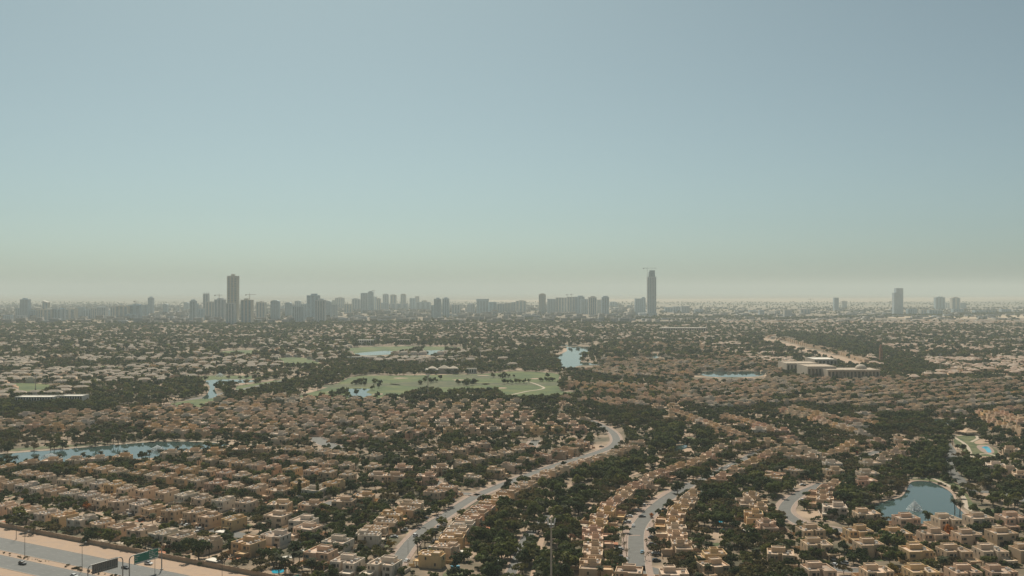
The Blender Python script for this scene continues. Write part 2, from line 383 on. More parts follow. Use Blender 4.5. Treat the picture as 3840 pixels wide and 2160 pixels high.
area('pool_terrace', Z24(2880, 1560, [(1890, 270), (1990, 265), (2050, 320), (2010, 345), (1930, 320)]), M['paving'], 0.075)
area('swimming_pool_water', Z24(2880, 1560, [(1935, 283), (1990, 278), (2025, 325), (1990, 330), (1965, 300)]), M['pool'], 0.09, OPEN)
for pts in ([(1640, 150), (1700, 200), (1790, 260), (1830, 330), (1840, 420)], [(1700, 180), (1850, 170), (1900, 200), (1840, 235)], [(1840, 400), (1900, 350), (2000, 345), (2090, 370)]):
    ribbon('park_path', catmull([P(*q) for q in Z24(2880, 1560, pts)]), -1.4, 1.4, M['path'], 0.1, OPEN)
ribbon('park_road', catmull([P(*q) for q in [(3545, 1660), (3570, 1700), (3560, 1750), (3600, 1800), (3660, 1840), (3760, 1850), (3880, 1890)]]), -4, 4, M['asphalt'], 0.07, ROAD)
# golf course
area('fairway', Z24(960, 1160, [(400, 795), (560, 735), (700, 690), (830, 625), (950, 603), (1250, 600), (1540, 595), (2120, 583), (2318, 562), (2710, 580), (2740, 640), (2760, 735), (2900, 755), (2820, 800), (2340, 812), (2150, 745), (1740, 752), (1500, 745), (1300, 795), (1060, 808), (800, 808)]), M['turf'], 0.05, OPEN)
area('golf_pond_water', Z24(960, 1160, [(830, 728), (900, 716), (1030, 722), (1000, 752), (1050, 772), (980, 797), (880, 802), (835, 790), (855, 760)]), M['water'], 0.08, WATER)
ribbon('golf_path', catmull([P(*q) for q in Z24(1920, 1160, [(0, 772), (140, 742), (240, 728), (290, 712), (250, 690), (180, 665), (130, 655), (60, 640)])]), -1.8, 1.8, M['path'], 0.1)
area('fairway', Z24(0, 1160, [(1450, 885), (1700, 825), (1950, 808), (1940, 870), (1700, 890)]), M['turf'], 0.05, OPEN)
area('fairway', Z24(0, 1160, [(2140, 700), (2318, 670), (2800, 605), (2700, 640), (2420, 705), (2200, 755)]), M['turf'], 0.05, OPEN)
area('golf_lake_water', Z24(0, 1160, [(1870, 645), (2130, 636), (2330, 648), (2220, 664), (1960, 690), (1965, 780), (1930, 803), (1830, 808), (1880, 760), (1900, 700)]), M['water'], 0.08, WATER)
area('fairway', Z24(0, 1160, [(1740, 615), (1990, 600), (2318, 605), (2318, 632), (2100, 632), (1860, 640)]), M['turf'], 0.05, OPEN)
area('fairway', Z24(0, 1160, [(20, 675), (300, 668), (520, 700), (380, 762), (200, 788), (100, 725)]), M['turf'], 0.05, OPEN)
area('fairway', Z24(0, 1160, [(850, 512), (1000, 515), (1180, 535), (1180, 558), (930, 545)]), M['turf'], 0.05, OPEN)
area('fairway', Z24(0, 1160, [(2000, 382), (2330, 370), (2330, 402), (2060, 420)]), M['turf'], 0.05, OPEN)
area('fairway', Z24(960, 1160, [(180, 445), (420, 438), (600, 500), (480, 515), (260, 500)]), M['turf'], 0.05, OPEN)
area('fairway', Z24(960, 1160, [(840, 352), (1300, 335), (1880, 345), (1860, 372), (1480, 372), (1300, 405), (900, 415)]), M['turf'], 0.05, OPEN)
area('golf_lake_water', Z24(960, 1160, [(900, 400), (1050, 384), (1200, 376), (1290, 398), (1180, 410), (950, 418)]), M['water'], 0.08, WATER)
area('golf_lake_water', Z24(960, 1160, [(1490, 376), (1720, 372), (1700, 402), (1600, 418), (1500, 390)]), M['water'], 0.08, WATER)
area('lake_water', Z24(1920, 1160, [(470, 343), (720, 343), (690, 380), (640, 405), (628, 450), (645, 482), (900, 490), (880, 503), (640, 505), (560, 525), (480, 525), (430, 500), (440, 460), (395, 430), (480, 385)]), M['water'], 0.06, WATER)
ribbon('lake_beach', catmull([P(*q) for q in Z24(1920, 1160, [(340, 415), (420, 400), (478, 378), (480, 352)])]), -5, 4, M['sand'], 0.09, OPEN)
area('lake_water', Z24(1920, 1160, [(435, 324), (580, 322), (580, 331), (435, 333)]), M['water'], 0.06, WATER)
area('lake_water', [(2625, 1398), (2640, 1393), (2850, 1393), (2870, 1399), (2845, 1411), (2740, 1414), (2650, 1411)], M['water'], 0.06, WATER)
area('lake_water', Z24(1920, 1160, [(1230, 420), (1260, 402), (1335, 398), (1350, 415), (1300, 442)]), M['water'], 0.06, WATER)
area('lake_water', Z24(1920, 1160, [(1240, 318), (1290, 308), (1330, 316), (1280, 324)]), M['water'], 0.06, WATER)
area('lake_water', Z24(2880, 1160, [(1400, 1030), (1430, 1000), (1560, 990), (1720, 1005), (1690, 1035), (1500, 1045)]), M['water'], 0.06, WATER)
area('lake_water', Z24(2880, 1160, [(2210, 268), (2400, 262), (2400, 290), (2250, 286)]), M['water'], 0.06, WATER)
area('lake_water', [(2535, 1672), (2575, 1670), (2570, 1686), (2530, 1690)], M['water'], 0.06, WATER)
area('park_lawn', Z24(1920, 1160, [(1540, 1180), (1600, 1150), (1665, 1180), (1650, 1208), (1550, 1205)]), M['grass'], 0.06, OPEN)
area('sand_court', Z24(1920, 1160, [(1540, 1095), (1620, 1090), (1640, 1130), (1560, 1150)]), M['sand'], 0.05, OPEN)
ribbon('park_path', [P(*q) for q in Z24(1920, 1160, [(1350, 1215), (1700, 1215), (1850, 1228)])], -3, 3, M['paving'], 0.07, OPEN)
area('sand_clearing', Z24(0, 1160, [(1030, 885), (1200, 860), (1290, 872), (1100, 895)]), M['sand'], 0.05, OPEN)
area('sand_clearing', Z24(0, 1160, [(1440, 855), (1560, 840), (1500, 862)]), M['sand'], 0.05, OPEN)
area('garden_lawn', [(1660, 2160), (1690, 2138), (1735, 2132), (1752, 2150), (1740, 2180)], M['grass'], 0.05, OPEN)
area('garden_lawn', [(2650, 2043), (2690, 2035), (2700, 2040), (2688, 2048), (2655, 2050)], M['grass'], 0.05, OPEN)
for pts in ([(2695, 1953), (2716, 1948), (2720, 1956), (2698, 1960)], [(2702, 1988), (2714, 1982), (2716, 1994), (2706, 1995)], [(1022, 2135), (1060, 2128), (1062, 2146), (1024, 2150)]):
    area('swimming_pool_water', pts, M['pool'], 0.08, OPEN)
wp_ = catmull([P(*q) for q in [(1995, 2190), (2020, 2060), (2060, 1960), (2110, 1890), (2167, 1838), (2260, 1812), (2355, 1788), (2460, 1742), (2560, 1690), (2620, 1672)]])
ribbon('woodland_path', wp_, -1.6, 1.6, M['sand'], 0.07, ROAD)
for pts in ([(2190, 1915), (2205, 1875), (2225, 1890), (2240, 1900), (2215, 1925)], [(2040, 2075), (2060, 2060), (2075, 2080), (2055, 2095)], [(2440, 1735), (2470, 1715), (2490, 1722), (2465, 1740)], [(2540, 1700), (2580, 1680), (2610, 1690), (2560, 1715)], [(2095, 2130), (2110, 2115), (2120, 2150), (2100, 2160)]):
    area('sand_clearing', pts, M['sand'], 0.06, OPEN)
for pts in ([(2590, 1408), (2880, 1406), (2900, 1432), (2600, 1436)], [(1320, 1332), (1680, 1331), (1680, 1346), (1320, 1348)], [(2400, 1342), (2500, 1340), (2500, 1356), (2410, 1356)], [(2860, 1262), (2960, 1282), (3030, 1304), (3180, 1343), (3260, 1368), (3200, 1372), (3020, 1322), (2860, 1280)], [(740, 1492), (820, 1470), (840, 1500), (760, 1512)], [(2100, 1376), (2290, 1368), (2200, 1392), (2110, 1390)], [(2225, 1650), (2330, 1600), (2350, 1650), (2300, 1695), (2190, 1715)]):
    mark([P(*q) for q in pts], OPEN)
area('sand_verge', [(2860, 1268), (2960, 1288), (3030, 1309), (3180, 1346), (3255, 1370), (3210, 1370), (3020, 1318), (2860, 1277)], M['sand'], 0.05)
for i, (bx_, by_, br_) in enumerate([(1265, 1470, 16), (1500, 1418, 14), (1720, 1425, 15), (2010, 1420, 15), (1420, 1478, 12), (1880, 1455, 13), (2250, 1455, 12), (1810, 1408, 12), (960, 1422, 12)]):
    c_ = P(bx_, by_); sheet('bunker', catmull([c_ + np.array([br_ * (0.7 + 0.35 * math.sin(k * 2.1 + i)) * math.cos(k * 0.785), br_ * 0.6 * math.sin(k * 0.785)]) for k in range(8)], True, 3), M['sand'], 0.1)
for bx_, by_, br_ in [(1350, 1445, 60), (1650, 1440, 75), (1980, 1440, 70), (2230, 1430, 50), (1800, 1412, 60)]:
    c_ = P(bx_, by_); sheet('rough_grass', catmull([c_ + np.array([br_ * math.cos(k * 0.785), br_ * (0.5 + 0.2 * math.sin(k * 1.7 + bx_)) * math.sin(k * 0.785)]) for k in range(8)], True, 4), M['rough'], 0.07)
# ---- streets
S25 = lambda ox, L: [(ox + a / 2.4146, 1560 + b / 2.4146) for a, b in L]
stA = street(S25(960, [(1180, 1480), (1290, 1300), (1400, 1150), (1560, 1000), (1720, 900), (1900, 780), (2050, 700), (2318, 590)]) + S25(1920, [(160, 530), (420, 440), (650, 370), (790, 325), (900, 280), (945, 225), (915, 155), (815, 90), (700, 40)]), 7.2, 2.6)
stB = street(S25(1920, [(1150, 1480), (1130, 1380), (1125, 1250), (1130, 1050), (1200, 930), (1300, 830), (1400, 750), (1560, 650), (1640, 610)]), 8.6, 3.6)
street(S25(1920, [(1640, 610), (1750, 560), (1950, 460), (2100, 390), (2200, 335), (2330, 280)]), 5.6, 1.0)
hump = P(2374, 2008); e_ = hump + np.array([4.2, 0]); ribbon('speed_hump', [hump - np.array([4.2, 0.3]), e_ + np.array([0, 0.2])], -0.9, 0.9, M['paving'], 0.09)
street(S25(1920, [(1160, 1375), (1230, 1385), (1350, 1420), (1500, 1480)]), 8.6, 0)
street(S25(2880, [(790, 400), (900, 350), (1000, 320)]), 7, 2)
stC = street(S25(2880, [(500, 610), (420, 650), (300, 700), (190, 780), (150, 860), (220, 930), (330, 985), (520, 1015), (720, 1045), (900, 1060)]), 7.6, 3.2)
street(S25(2880, [(560, 1380), (760, 1400), (960, 1405), (1300, 1420)]), 8, 2)
street(S25(960, [(500, 190), (560, 215), (640, 255), (740, 290)]), 14, 2)
street(S25(960, [(560, 830), (700, 780), (860, 730), (1060, 675)]), 7, 2)
street(S25(960, [(1560, 560), (1780, 690), (1900, 705), (2020, 715)]), 7, 2)
street(S25(1920, [(-40, 1480), (20, 1370), (70, 1230), (110, 1130), (170, 1060), (240, 990), (330, 900)]), 5, 1.2)
street([(2010, 1651), (1990, 1675), (1960, 1690)], 8, 3)
for pts in ([(780, 1487), (930, 1455), (1080, 1425), (1280, 1400)], [(700, 1500), (780, 1487)], [(2680, 1442), (2800, 1446), (2900, 1452)], [(430, 1905), (620, 1946), (800, 1985), (980, 2025)], [(120, 1790), (300, 1822), (560, 1864), (760, 1896), (960, 1930)], [(2950, 1500), (3150, 1484), (3380, 1466)]):
    w = catmull([P(*q) for q in pts]); ribbon('road', w, -4.5, 4.5, M['asphalt'], 0.06, ROAD)

# ================================================================ HOUSES
TINTS = {'cream': (0.64, 0.505, 0.375), 'tan': (0.59, 0.428, 0.285), 'ochre': (0.62, 0.428, 0.235), 'peach': (0.615, 0.422, 0.298), 'pale': (0.65, 0.56, 0.465), 'sandy': (0.62, 0.463, 0.32)}
TKEYS = ['cream', 'tan', 'ochre', 'peach', 'pale', 'sandy']; TW = [0.24, 0.26, 0.10, 0.12, 0.08, 0.20]
def pick_tint(w=TW):
    k = random.choices(TKEYS, w)[0]; c = TINTS[k]; j = random.uniform(0.92, 1.08)
    return k, tuple(min(1, v * j * random.uniform(0.98, 1.02)) for v in c)
def win_mesh(w, h):
    mb = MB(); t = 0.09
    mb.box(-w / 2, w / 2, -0.05, 0.02, 0, t, 0, True); mb.box(-w / 2, w / 2, -0.05, 0.02, h - t, h, 0, True)
    mb.box(-w / 2, -w / 2 + t, -0.05, 0.02, t, h - t, 0); mb.box(w / 2 - t, w / 2, -0.05, 0.02, t, h - t, 0)
    mb.box(-0.03, 0.03, -0.045, 0.02, t, h - t, 0)
    mb.quad((-w / 2 + t, -0.012, t), (w / 2 - t, -0.012, t), (w / 2 - t, -0.012, h - t), (-w / 2 + t, -0.012, h - t), 1)
    mb.box(-w / 2 - 0.12, w / 2 + 0.12, -0.16, 0.01, -0.12, -0.02, 0, True)
    return mb.mesh('window', M['frame'], M['glass'])
WIN = {'n': win_mesh(0.95, 1.45), 'w': win_mesh(1.7, 1.5), 'd': win_mesh(2.2, 2.1)}
mb = MB(); mb.box(-0.6, 0.6, -0.07, 0.02, 0, 2.3); mb.box(-0.72, 0.72, -0.05, 0.02, 0, 2.42); DOOR = mb.mesh('door', M['door'])
mb = MB(); mb.box(-0.55, 0.55, -0.4, 0.4, 0, 0.95, 0, True); mb.tube((0, 0, 0.95), (0, 0, 1.05), 0.32, 0.32, 10); ACU = mb.mesh('air_conditioner', M['unit'])
mb = MB(); mb.tube((-0.9, 0, 0.75), (0.9, 0, 0.75), 0.55, 0.55, 10); mb.tube((0.9, 0, 0.75), (-0.9, 0, 0.75), 0.55, 0.55, 10)
for sx in (-0.6, 0.6): mb.box(sx - 0.1, sx + 0.1, -0.45, 0.45, 0, 0.3)
TANK = mb.mesh('water_tank', M['white'])
def house_proto(kind, mir, v):
    """list of (part name, mesh, (x,y,z), rz): meshes shared by every copy"""
    s = -1 if mir else 1; parts = []
    def fl(poly):
        q = [(s * a, b) for a, b in poly]
        return q[::-1] if mir else q
    wall = MB(); deck = MB(); tow = MB(); tdk = MB(); port = MB()
    def bx(mb, x0, x1, *a): mb.box(*sorted((s * x0, s * x1)), *a)
    def rc(mb, x0, x1, y0, y1, *a, **k): x0, x1 = sorted((s * x0, s * x1)); mb.rect(x0, x1, y0, y1, *a, **k)
    wins = []; units = []; doors = []
    if kind == 'villa':
        out = [[(-6.5, -5.5), (-1.3, -5.5), (-1.3, -3.0), (0.7, -3.0), (0.7, -6.2), (6.5, -6.2), (6.5, 6), (-6.5, 6)],
               [(-6.5, -6.0), (0.2, -6.0), (0.2, -4.4), (6.5, -4.4), (6.5, 5.4), (2.5, 5.4), (2.5, 6.3), (-6.5, 6.3)],
               [(-6.8, -4.6), (-2.6, -4.6), (-2.6, -5.9), (1.8, -5.9), (1.8, -3.6), (6.6, -3.6), (6.6, 6), (-6.8, 6)]][v % 3]
        h = [6.35, 6.5, 6.2][v % 3]; wall.polyblock(fl(out), 0, h, 0.75, 0.32, deck)
        tx = [(-4.4, 2.4), (-3.0, 3.6), (-5.0, 0.8)][v % 3]
        rc(tow, tx[0], tx[1], 0.9, 5.0, h - 0.75, 8.15, 0.45, 0.28, tdk)
        fy = [(-5.5, -6.2), (-6.0, -4.4), (-4.6, -3.6)][v % 3]
        rc(port, 1.9, 7.6, fy[1] - 5.9, fy[1] - 0.15, 2.35, 3.25, 0.5, 0.25)
        for px in (2.05, 7.25): bx(port, px, px + 0.3, fy[1] - 5.7, fy[1] - 5.3, 0, 2.36); bx(port, px, px + 0.3, fy[1] - 0.9, fy[1] - 0.2, 0, 2.36)
        bx(port, 2.4, 7.2, fy[1] - 0.5, fy[1] - 0.25, 0, 2.36)
        wins += [('w', -4.2, fy[0], 3.75, 0), ('n', -2.2 if v % 3 == 0 else -5.6, fy[0], 3.8, 0), ('w', 3.2, fy[1], 3.85, 0), ('n', 5.4, fy[1], 3.85, 0), ('d', -3.9, fy[0], 0.35, 0)]
        wins += [('n', -6.5 if v % 3 < 2 else -6.8, -1.5, 3.9, -90), ('n', -6.5 if v % 3 < 2 else -6.8, 2.4, 3.9, -90), ('n', 6.5 if v % 3 < 2 else 6.6, 0.4, 3.9, 90), ('w', 6.5 if v % 3 < 2 else 6.6, 3.4, 1.0, 90), ('w', -2.5, 6.0 if v % 3 != 1 else 6.3, 3.9, 180)]
        doors += [(-0.3 if v % 3 == 0 else (2.2 if v % 3 == 1 else 3.6), [-3.0, -4.4, -3.6][v % 3])]
        units += [(4.4, 3.0, h - 0.75, 0), (4.3, 1.0, h - 0.75, 1), (-5.2, -2.4, h - 0.75, 0), (3.4, -2.0, h - 0.75, 0)]
        # garden wall round the plot
        gws = [(-8.6, -8.4, -9, 11, 1.7), (8.4, 8.6, -4, 11, 1.7), (-8.4, 8.4, 10.8, 11.0, 1.69)]
    elif kind == 'house':            # narrow deep house of the left-hand rows
        out = [[(-4.8, -6.6), (0.9, -6.6), (0.9, -5.0), (4.8, -5.0), (4.8, 6.4), (-4.8, 6.4)],
               [(-4.8, -5.2), (-1.2, -5.2), (-1.2, -6.8), (4.8, -6.8), (4.8, 4.6), (1.6, 4.6), (1.6, 6.6), (-4.8, 6.6)],
               [(-4.8, -6.2), (4.8, -6.2), (4.8, 3.0), (3.2, 3.0), (3.2, 6.4), (-4.8, 6.4)]][v % 3]
        h = [6.4, 6.2, 6.5][v % 3]; wall.polyblock(fl(out), 0, h, 0.7, 0.3, deck)
        rc(tow, -4.4 if v % 3 else -3.2, 0.4, 1.2, 5.4, h - 0.7, h + 1.35, 0.35, 0.26, tdk)
        bx(wall, 0.9, 1.15, -4.6, 4.2, h - 0.7, h - 0.06)
        fy = [-6.6, -5.2, -6.2][v % 3]
        rc(port, -4.6, -0.6, fy - 3.0, fy - 0.1, 2.55, 2.95, 0.22, 0.2)
        for px in (-4.55, -1.0): bx(port, px, px + 0.32, fy - 2.9, fy - 2.55, 0, 2.56)
        f2 = [-5.0, -6.8, -6.2][v % 3]
        wins += [('n', -3.7, fy, 3.8, 0), ('n', -2.0, fy, 3.8, 0), ('w', 2.9, f2, 3.8, 0), ('w', 2.9, f2, 0.9, 0), ('d', -2.7, fy, 0.3, 0),
                 ('n', 4.8, -2.6, 3.9, 90), ('n', 4.8, 0.6, 3.9, 90), ('n', -4.8, -1.5, 3.9, -90), ('n', -4.8, 3.4, 1.2, -90), ('w', -1.5, 6.4 if v % 3 != 1 else 6.6, 3.8, 180)]
        doors += [(0.2 if v % 3 != 1 else 0.4, fy if v % 3 != 1 else f2)]
        units += [(2.6, -3.0, h - 0.7, 0), (2.5, -1.0, h - 0.7, 0), (2.8, 1.2, h - 0.7, 1), (-2.6, -3.4, h - 0.7, 0), (-2.4, -1.2, h - 0.7, 0)]
        gws = [(5.3, 5.48, -10, 9, 1.7), (-5.48, -5.3, -10, -6.9, 1.6)]
    else:                            # terraced townhouse: x runs along the street
        a, b = [(-7.5, 2.2), (-7.5, 3.4), (-7.5, 1.0)][v % 3]
        out = [(a, -4.4), (b, -4.4), (b, 3.6), (b - 3.6, 3.6), (b - 3.6, 6.0), (a, 6.0)]
        h = [6.2, 6.4, 6.0][v % 3]; wall.polyblock(fl(out), 0, h, 0.75, 0.3, deck)
        rc(wall, b + 0.02, 7.5, -3.4, 5.2, 0, [4.7, 4.4, 5.0][v % 3], 0.7, 0.28, deck)
        rc(tow, -3.6, 0.3, -2.2, 1.7, h - 0.75, h + 2.05, 1.0, 0.26, tdk)
        bx(wall, a + 0.3, -3.65, -0.4, -0.15, h - 0.75, h - 0.05)
        rc(port, -4.8, 1.6, -10.4, -4.55, 2.4, 3.35, 0.75, 0.22)
        for px in (-4.8, 1.28): bx(port, px, px + 0.3, -10.3, -9.9, 0, 2.42)
        bx(port, 1.3, 1.55, -9.9, -4.6, 0, 2.42)
        wins += [('n', -5.8, -4.4, 3.7, 0), ('w', -1.6, -4.4, 3.8, 0), ('n', b, 1.2, 3.9 if v else 4.2, 90), ('w', -5.4, 6.0, 3.7, 180), ('n', 5.0, -3.4, 1.2, 0), ('n', 7.5, 1.0, 2.2, 90)]
        doors += [(3.9, -3.4)]
        units += [(-6.2, 3.6, h - 0.75, 0), (-5.2, -2.6, h - 0.75, 0), (1.2 if v != 2 else -0.2, -3.1, h - 0.75, 0)]
        gws = [(1.7, 7.5, -10.4, -10.22, 1.8), (-7.48, -7.3, 6.1, 13, 1.8), (-7.3, 7.5, 12.9, 13.05, 1.79)]
    W_ = M['wall']; D_ = M['deck']
    parts.append(('wall', wall.mesh('wall', W_), (0, 0, 0), 0)); parts.append(('roof', deck.mesh('roof', D_), (0, 0, 0), 0))
    parts.append(('stair_tower', tow.mesh('stair_tower', W_), (0, 0, 0), 0)); parts.append(('tower_roof', tdk.mesh('tower_roof', D_), (0, 0, 0), 0))
    parts.append(('carport' if kind != 'house' else 'porch', port.mesh('carport', W_), (0, 0, 0), 0))
    for a in gws:
        gw = MB(); bx(gw, a[0], a[1], a[2], a[3], 0, a[4]); parts.append(('garden_wall', gw.mesh('garden_wall', W_), (0, 0, 0), 0))
    for x, y in doors: parts.append(('door', DOOR, (s * x, y, 0), 0))
    for k, x, y, z, r in wins: parts.append(('window', WIN[k], (s * x, y, z), math.radians(r * s if abs(r) == 90 else r)))
    for x, y, z, t in units:
        parts.append(('water_tank' if t else 'air_conditioner', TANK if t else ACU, (s * x, y, z + 0.01), random.uniform(-0.2, 0.2)))
    return parts
PROTO = {(k, m, v): house_proto(k, m, v) for k in ('villa', 'house', 'townhouse') for m in (0, 1) for v in range(3)}

HOUSES = []      # x, y, yaw, kind, tint name, colour, row phrase, end word, order
def add_house(x, y, yaw, kind, row, end, order, tw=TW, force=False, r=7.5):
    o_ = occ(x, y)
    if not force and o_ & (WATER | ROAD | HOUSE | OPEN | WOOD): return False
    tk, c = pick_tint(tw)
    HOUSES.append(dict(x=x, y=y, yaw=yaw, kind=kind, tk=tk, c=c, row=row, end=end, k=order))
    a = np.linspace(0, 2 * math.pi, 9)[:-1]
    mark([(x + r * math.cos(t), y + r * math.sin(t)) for t in a], HOUSE)
    return True
def row(pix, kind, phrase, flip=False, end='left', tw=TW, yaw=None, n=None, jit=2.0):
    w = [P(a, b, ROOF) for a, b in pix]
    if n:                                        # evenly along the line
        c = catmull(w, False, 8); d = np.concatenate([[0], np.cumsum([np.linalg.norm(c[i + 1] - c[i]) for i in range(len(c) - 1)])])
        w = [np.array([np.interp(t, d, [q[0] for q in c]), np.interp(t, d, [q[1] for q in c])]) for t in np.linspace(0, d[-1], n)]
    for i, p in enumerate(w):
        t = w[min(i + 1, len(w) - 1)] - w[max(i - 1, 0)]
        if len(w) == 1: t = np.array([1.0, 0.0])
        if t[0] < 0: t = -t
        a = math.atan2(t[1], t[0]) if yaw is None else math.radians(yaw)
        a += math.radians(random.uniform(-jit, jit)) + (math.pi if flip else 0)
        add_house(p[0], p[1], a, kind, phrase, end, i + 1, tw, True)
PALE = [0.3, 0.15, 0.08, 0.05, 0.3, 0.12]; WARM = [0.12, 0.3, 0.2, 0.2, 0.02, 0.16]
LIGHT = [0.40, 0.10, 0.03, 0.12, 0.15, 0.20]
LY = -31
row([(-60, 1880), (12, 1892), (72, 1901), (125, 1910), (180, 1920), (239, 1930), (310, 1942), (386, 1956), (456, 1970), (535, 1980), (616, 1994), (685, 2008), (778, 2022)], 'house', 'the row behind the highway wall', tw=PALE, yaw=LY)
row([(931, 2030)], 'villa', 'the corner plot by the highway wall', yaw=-28)
row([(-15, 1800), (45, 1807), (101, 1815), (151, 1826), (206, 1836), (270, 1846), (338, 1853), (388, 1867), (456, 1875), (529, 1884), (572, 1901), (655, 1909), (739, 1917), (791, 1932), (875, 1942)], 'house', 'the second row back from the highway', tw=PALE, yaw=LY + 3)
row([(19, 1749), (83, 1770), (126, 1776), (175, 1782), (258, 1795), (310, 1801), (375, 1807), (435, 1813), (476, 1826), (548, 1834), (624, 1842), (694, 1852), (760, 1863), (838, 1871), (927, 1879)], 'house', 'the third row back from the highway', yaw=LY + 6)
row([(338, 1751), (388, 1756), (444, 1764), (519, 1770), (575, 1777), (626, 1782), (694, 1791), (741, 1797), (811, 1809), (880, 1817), (960, 1826)], 'house', 'the fourth row back from the highway', yaw=LY + 8)
row([(545, 1737), (611, 1743), (660, 1751), (714, 1756), (787, 1764), (849, 1770), (908, 1778), (974, 1786), (1049, 1794), (1126, 1805), (1252, 1809)], 'house', 'the fifth row back from the highway', yaw=LY + 9, tw=WARM)
row([(739, 1714), (791, 1720), (859, 1725), (906, 1731), (960, 1739), (1019, 1747), (1097, 1755), (1175, 1762), (1233, 1768), (1307, 1776)], 'house', 'the sixth row back from the highway', yaw=LY + 10, tw=WARM)
row([(1049, 1714), (1113, 1720), (1173, 1727), (1233, 1735), (1303, 1741), (1402, 1747)], 'house', 'the seventh row back from the highway', yaw=LY + 11, tw=WARM)
row([(1082, 1681), (1142, 1685), (1210, 1690), (1262, 1696), (1320, 1702), (1404, 1706)], 'house', 'the row below the pale road junction', yaw=LY + 12)
row([(115, 1733), (194, 1725), (287, 1722), (369, 1716), (460, 1708), (640, 1696), (723, 1690), (811, 1687), (904, 1681), (985, 1679)], 'villa', 'the row on the near canal bank', yaw=4, tw=WARM)
row([(1039, 1834), (1175, 1834)], 'villa', 'the pair beside two tall columnar trees', yaw=-14)
row([(1049, 1885), (1161, 1886), (1291, 1875), (1361, 1855)], 'villa', 'the group around the small cul-de-sac', yaw=-8)
row([(1039, 1930), (1140, 1948), (1151, 1975), (1029, 2002), (1266, 2026), (1204, 2066), (1303, 2099), (1443, 2107)], 'villa', 'the tree-filled gardens above the green sign', yaw=-20, tw=PALE)
row([(1417, 1780), (1481, 1782), (1597, 1780), (1649, 1749), (1514, 1750)], 'villa', 'the detached group left of the long street', yaw=2, jit=6)
row([(1382, 2000), (1406, 1975), (1446, 1952), (1468, 1925), (1529, 1906), (1550, 1883), (1632, 1842), (1675, 1824), (1772, 1784), (1859, 1758), (1917, 1739), (1975, 1721), (2039, 1704), (2097, 1690), (2136, 1679), (2160, 1663), (2184, 1655)], 'house', 'the left side of the long street', end='the near end', jit=3)
row([(1620, 2074), (1671, 2043), (1694, 2014), (1710, 1989), (1735, 1963), (1758, 1942), (1785, 1921), (1811, 1901), (1840, 1879), (1878, 1861), (1904, 1844), (1946, 1826), (1976, 1809), (2029, 1784), (2064, 1768), (2116, 1749), (2165, 1737), (2198, 1722), (2252, 1714), (2281, 1700), (2320, 1689), (2369, 1675), (2388, 1657)], 'house', 'the right side of the long street', flip=True, end='the near end', jit=3, tw=WARM)
row([(1587, 1673), (1609, 1704), (1675, 1692), (1719, 1681), (1766, 1671), (1811, 1661)], 'house', 'the short row behind the long street', tw=WARM, yaw=20)
row([(1733, 1733), (1787, 1718), (1846, 1704), (1898, 1694), (1939, 1683), (1976, 1671)], 'house', 'the garden row above the long street', yaw=24)
row([(2217, 2108), (2227, 2074), (2230, 2044), (2232, 2014), (2223, 1987), (2246, 1961), (2248, 1938), (2275, 1915), (2284, 1894), (2312, 1873), (2338, 1855), (2353, 1836), (2380, 1817), (2417, 1801), (2443, 1784), (2476, 1770), (2519, 1755), (2550, 1743), (2597, 1731), (2632, 1718), (2655, 1704), (2684, 1688), (2704, 1673)], 'townhouse', 'the terrace left of the curving street', end='the near end', tw=WARM, jit=1)
row([(2554, 2037), (2538, 2008), (2533, 1981), (2524, 1954), (2529, 1930), (2539, 1907), (2568, 1886), (2574, 1867), (2599, 1850)], 'townhouse', 'the terrace right of the curving street', flip=True, end='the near end', tw=WARM, jit=1)
row([(2710, 1782), (2752, 1758), (2803, 1737), (2825, 1722), (2859, 1710), (2880, 1697), (2898, 1687)], 'townhouse', 'the upper terrace right of the curving street', flip=True, end='the near end', tw=WARM, jit=1)
row([(2780, 1653), (2872, 1650), (2975, 1655)], 'villa', 'the trio at the head of the curving street', yaw=4)
row([(2359, 2136)], 'villa', 'the foot of the curving street', yaw=-10, tw=WARM)
row([(2529, 2142)], 'villa', 'the bottom edge beside the curving street', yaw=0, tw=WARM)
row([(2663, 2072)], 'townhouse', 'the terrace end with the red roof box', yaw=0, tw=WARM)
row([(2675, 2112)], 'villa', 'the plot below the red roof box', yaw=14)
row([(2927, 2070)], 'villa', 'the plot with the glazed garden room', yaw=-12)
row([(2875, 1958), (2832, 1925), (2851, 1897), (2801, 1876), (2818, 1855)], 'townhouse', 'the terrace left of the bending road', flip=False, end='the near end', tw=WARM)
row([(2898, 1791), (2904, 1774), (2976, 1760)], 'house', 'the cluster above the bending road', end='the near end')
row([(3130, 1898)], 'villa', 'the corner by the bending road', yaw=-14, tw=WARM)
row([(3089, 1871), (3087, 1849), (3091, 1828), (3130, 1809)], 'townhouse', 'the terrace right of the bending road', flip=True, end='the near end', tw=WARM)
row([(3126, 1760), (3120, 1733), (3243, 1799), (3252, 1772), (3262, 1733)], 'villa', 'the group above the bending road', yaw=2, jit=5)
row([(3045, 1714), (3049, 1696), (3116, 1692), (3155, 1683), (3175, 1669), (3194, 1657)], 'townhouse', 'the left terrace above the pond', end='the near end')
row([(3310, 1723), (3320, 1704), (3359, 1689), (3378, 1675)], 'townhouse', 'the right terrace above the pond', flip=True, end='the near end')
row([(3287, 1650), (3375, 1648), (3466, 1650)], 'villa', 'the trio overlooking the pond park', yaw=4)
row([(3252, 1922), (3400, 1938), (3548, 1940), (3670, 1938), (3792, 1936)], 'villa', 'the pond-side row', yaw=3, tw=WARM)
row([(3039, 1981), (3219, 1985), (3363, 1991), (3499, 1996), (3627, 1998), (3759, 1996)], 'villa', 'the second row below the pond', yaw=4, tw=WARM)
